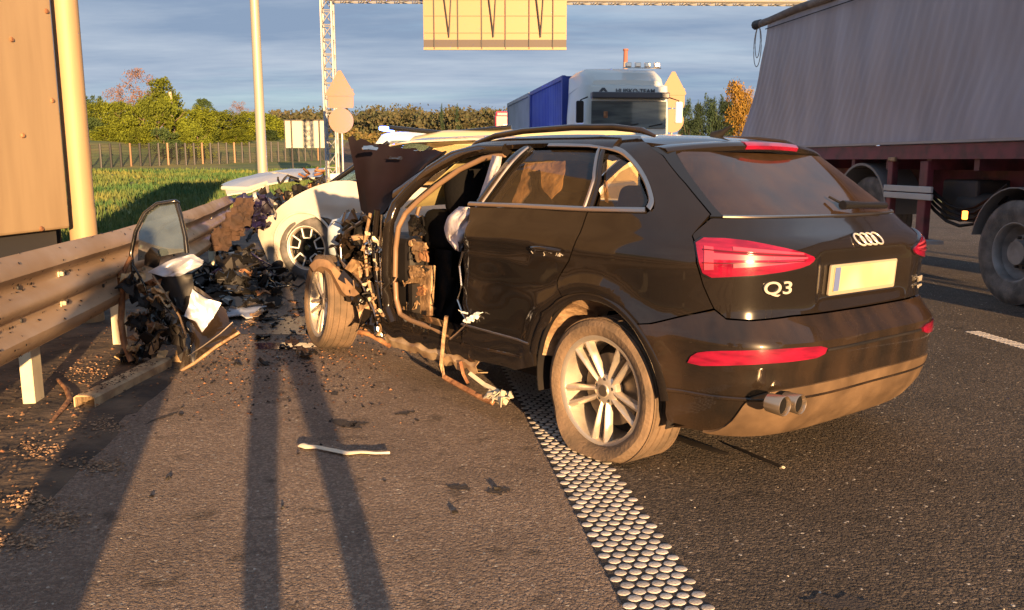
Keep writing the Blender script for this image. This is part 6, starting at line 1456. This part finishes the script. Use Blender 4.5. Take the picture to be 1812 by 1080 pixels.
m = MB(); pts = [Vector((x, .02, TZ + .03 + .012 * math.sin(x * 3))) for x in np.linspace(XN, 6.0, 40)]; m.tube(pts, .055, 10); m.build('rolled_tarp', mat('brown_grey_roll', (.12, .10, .10), .8, col2=(.2, .17, .16), nscale=8), tr, 60)
MB().tube([(5.95, .02, TZ + .03), (6.12, .04, TZ + .02)], [.06, .075], 10).build('tarp_cap', M_DARKST, tr, 60)
MB().tube([(XN, .05, TZ - .22), (5.7, .05, TZ - .10)], .008, 6).build('tension_rope', M_BLACK, tr, 60)
for k, (hh, ww) in enumerate(((.62, .12), (.48, .08))):
    pts = [Vector((6.02 + ww * math.sin(a) * 1.2, .03, TZ - hh * .5 + hh * .5 * math.cos(a) - .02)) for a in [2 * math.pi * i / 24 for i in range(25)]]; MB().tube(pts, .007, 5, False).build('rope_loop', mat('grey_rope', (.3, .3, .32), .8) if k == 0 else bpy.data.materials['grey_rope'], tr, 60)
MB().box(((XN + 6.4) / 2, .02, BZ - .015), (12.6, .05, .03)).build('curtain_hem', mat('pale_hem', (.30, .28, .30), .6), tr, 0)
MB().box(((XN + 6.2) / 2, -.02, BZ - .12), (12.4, .06, .16)).build('side_beam', M_CHASSIS, tr, 0); MB().box((.0, -.75, 1.15), (12.0, .14, .45)).box((0, -1.75, 1.15), (12.0, .14, .45)).build('chassis_beam', M_CHASSIS, tr, 0)
for x in np.arange(-5.8, 6, .8): MB().box((x, -1.25, BZ - .25), (.08, 2.4, .14)).build('cross_member', M_CHASSIS, tr, 0)
for x in (-.05, -1.36, -2.67):
    wheel('wheel', tr, (x, -.19, .505), 0, .505, .29, .33, 'truck', tyre_m=M_TYREG); wheel('wheel', tr, (x, -2.3, .505), math.pi, .505, .29, .33, 'truck', tyre_m=M_TYREG)
    g = [[Vector((x + .58 * math.cos(R(a)), y, .53 + .60 * math.sin(R(a)))) for y in (-.40, -.30, -.02, .0)] for a in range(10, 186, 12)]; MB().sheet(g, .012).build('mudguard', mat('grey_mudguard', (.16, .16, .17), .6) if x == -.05 else bpy.data.materials['grey_mudguard'], tr, 50)
wheel('wheel', tr, (2.75, -.30, .66), 0, .52, .29, .33, 'truck', tyre_m=M_TYREG)
g = [[Vector((2.75 + .60 * math.cos(R(a)), y, .74 + .60 * math.sin(R(a)))) for y in (-.50, -.40, -.06, -.02)] for a in range(0, 186, 10)]; MB().sheet(g, .03).build('mudguard', bpy.data.materials['grey_mudguard'], tr, 50)
# side guard frame and support leg
for a, b_ in (((1580, 285), (1578, 385)), ((1640, 285), (1640, 430))):
    A = on_plane(TM, *a, 1, -.05); Bq = on_plane(TM, *b_, 1, -.05); MB().box((A.x, -.06, (A.z + Bq.z) / 2), (.10 if a[0] < 1600 else .15, .08, A.z - Bq.z)).build('guard_post', M_CHASSIS, tr, 0, bevel=.01)
for py in (332, 344):
    A = on_plane(TM, 1565, py, 1, .0); Bq = on_plane(TM, 1650, py, 1, .0); MB().box(((A.x + Bq.x) / 2, 0, A.z), (abs(A.x - Bq.x), .03, .07)).build('guard_rail', M_GREY, tr, 0, bevel=.008)
A = on_plane(TM, 1640, 428, 1, -.05); MB().box((A.x, -.05, A.z), (.28, .22, .04)).build('foot_plate', M_GREY, tr, 0)
A = on_plane(TM, 1582, 285, 1, .0); MB().box((A.x, .02, A.z + .02), (.14, .04, .05)).build('marker_lamp', M_TRIMIN, tr, 0, bevel=.01)
A = on_plane(TM, 1709, 381, 1, .02); MB().box((A.x, .03, A.z), (.05, .04, .09)).build('side_marker', emis('lit_amber_marker', (1, .22, .03), 2.5), tr, 0, bevel=.01)
for k in range(4):
    rr = random.Random(k); pts = [Vector((1.6 - .45 * i * .5, -.15, 1.15 - .28 * math.sin(i / 6 * math.pi) - .06 * k)) for i in range(7)]; MB().tube(pts, .018, 6).build('air_hose', M_BLACK, tr, 60)
MB().box((1.2, -.55, .95), (.6, .5, .45)).build('storage_box', M_DARKST, tr, 0, bevel=.03); MB().tube([(-.9, -.4, .9), (1.2, -.4, .9)], .14, 14).build('air_tank', M_DARKST, tr, 60)
# ================================================================ PEOPLE standing behind the camera whose shadows cross the road
def person(name, lab, loc, rz, hip_w, arms, coat=False, H_=1.78):
    me = bpy.data.meshes.new('body'); k = H_ / 1.78
    J = [(0, 0, .95, .145), (0, 0, 1.12, .15), (0, 0, 1.32, .175), (0, 0, 1.47, .13), (0, 0, 1.54, .06), (0, .01, 1.62, .085), (0, .01, 1.70, .095), (0, 0, 1.76, .06)]
    ed = [(i, i + 1) for i in range(7)]
    for s_ in (1, -1):
        b_ = len(J); J += [(s_ * hip_w * .6, 0, .88, .11), (s_ * hip_w, .02, .50, .072), (s_ * hip_w * 1.02, -.02, .10, .052), (s_ * hip_w * 1.1, .14, .045, .042)]; ed += [(0, b_), (b_, b_ + 1), (b_ + 1, b_ + 2), (b_ + 2, b_ + 3)]
        b_ = len(J); a = arms[0 if s_ > 0 else 1]; J += [(s_ * .19, 0, 1.43, .065)] + [(s_ * q[0], q[1], q[2], r) for q, r in zip(a, (.05, .038, .04))]; ed += [(3, b_), (b_, b_ + 1), (b_ + 1, b_ + 2), (b_ + 2, b_ + 3)]
    me.from_pydata([tuple(c * k for c in j[:3]) for j in J], ed, []); o = link(name, me, mat(name + '_clothes', (.05, .06, .09), .8))
    sk = o.modifiers.new('skin', 'SKIN')
    for i, j in enumerate(J): me.skin_vertices[0].data[i].radius = (j[3] * k, j[3] * k)
    me.skin_vertices[0].data[0].use_root = True; o.modifiers.new('sub', 'SUBSURF').levels = 2; o.modifiers['sub'].render_levels = 2
    if coat:
        MB().lathe([(.17, 1.45), (.21, 1.3), (.19, 1.05), (.20, .80), (.175, .30), (.17, .29)], 24, 'z').build('coat', bpy.data.materials[name + '_clothes'], o, 60)
    o.location = loc; o.rotation_euler = (0, 0, rz); return tag(o, lab, 'person')
person('person', 'person in dark clothes standing just behind the viewpoint holding a phone up', (.245, -.42, 0), 0, .172, (((.26, .10, 1.20), (.16, .28, 1.32), (.10, .33, 1.36)), ((.26, .10, 1.20), (.16, .28, 1.32), (.10, .33, 1.36))))
person('person', 'person in a dark coat standing behind and left of the viewpoint', (-.62, -.62, 0), .1, .11, (((.27, .02, 1.15), (.28, .08, .92), (.28, .1, .85)), ((.27, .02, 1.15), (.28, .08, .92), (.28, .1, .85))), True)

# unseen board added behind the viewpoint to cast shade on the lorry cab
d0 = Vector((2.35, 22.7, 0)); q = d0 - trav / math.hypot(trav.x, trav.y) * 31; zq = 31 * math.tan(SUN_EL)
rb = thing('cab_shade_board', 'added shade board on two steel legs, unseen behind the viewpoint', 'road sign', (q.x, q.y, 0), RA)
MB().box((0, 0, zq + 3.2), (3.1, .08, 3.3)).build('board', M_BOARD, rb, 0)
for xx_ in (-1.2, 1.2): MB().tube([(xx_, -.12, 0), (xx_, -.12, zq + 4.6)], .07, 8).build('leg', M_ZINC, rb, 60)

scm = mat('rubber_scuff', (.05, .04, .035), .85, bump=.6, bscale=90)
for k, (pa_, pb_, wd_) in enumerate((((790, 860), (835, 868), .03), ((860, 872), (905, 866), .045), ((585, 742), (640, 760), .05), ((600, 756), (655, 748), .035), ((1420, 1062), (1560, 1075), .06), ((700, 735), (735, 728), .03), ((255, 752), (320, 728), .02), ((575, 690), (600, 700), .03))):
    A, Bq = gnd(*pa_), gnd(*pb_); t_ = (Bq - A); L_ = t_.length; t_.normalize(); n_ = Vector((-t_.y, t_.x, 0)); rr = random.Random(k); up_, dn_ = [], []
    for i in range(14):
        f = i / 13; w_ = wd_ * math.sin(math.pi * min(1, max(.04, f))) * rr.uniform(.4, 1.2); q_ = A + t_ * L_ * f + n_ * rr.uniform(-.012, .012); up_.append(q_ + n_ * w_); dn_.append(q_ - n_ * w_)
    me = bpy.data.meshes.new('tar_stain'); me.from_pydata([v + Vector((0, 0, .003)) for v in up_ + dn_], [], [(i, i + 1, 14 + i + 1, 14 + i) for i in range(13)]); struct(link('tar_stain', me, scm))
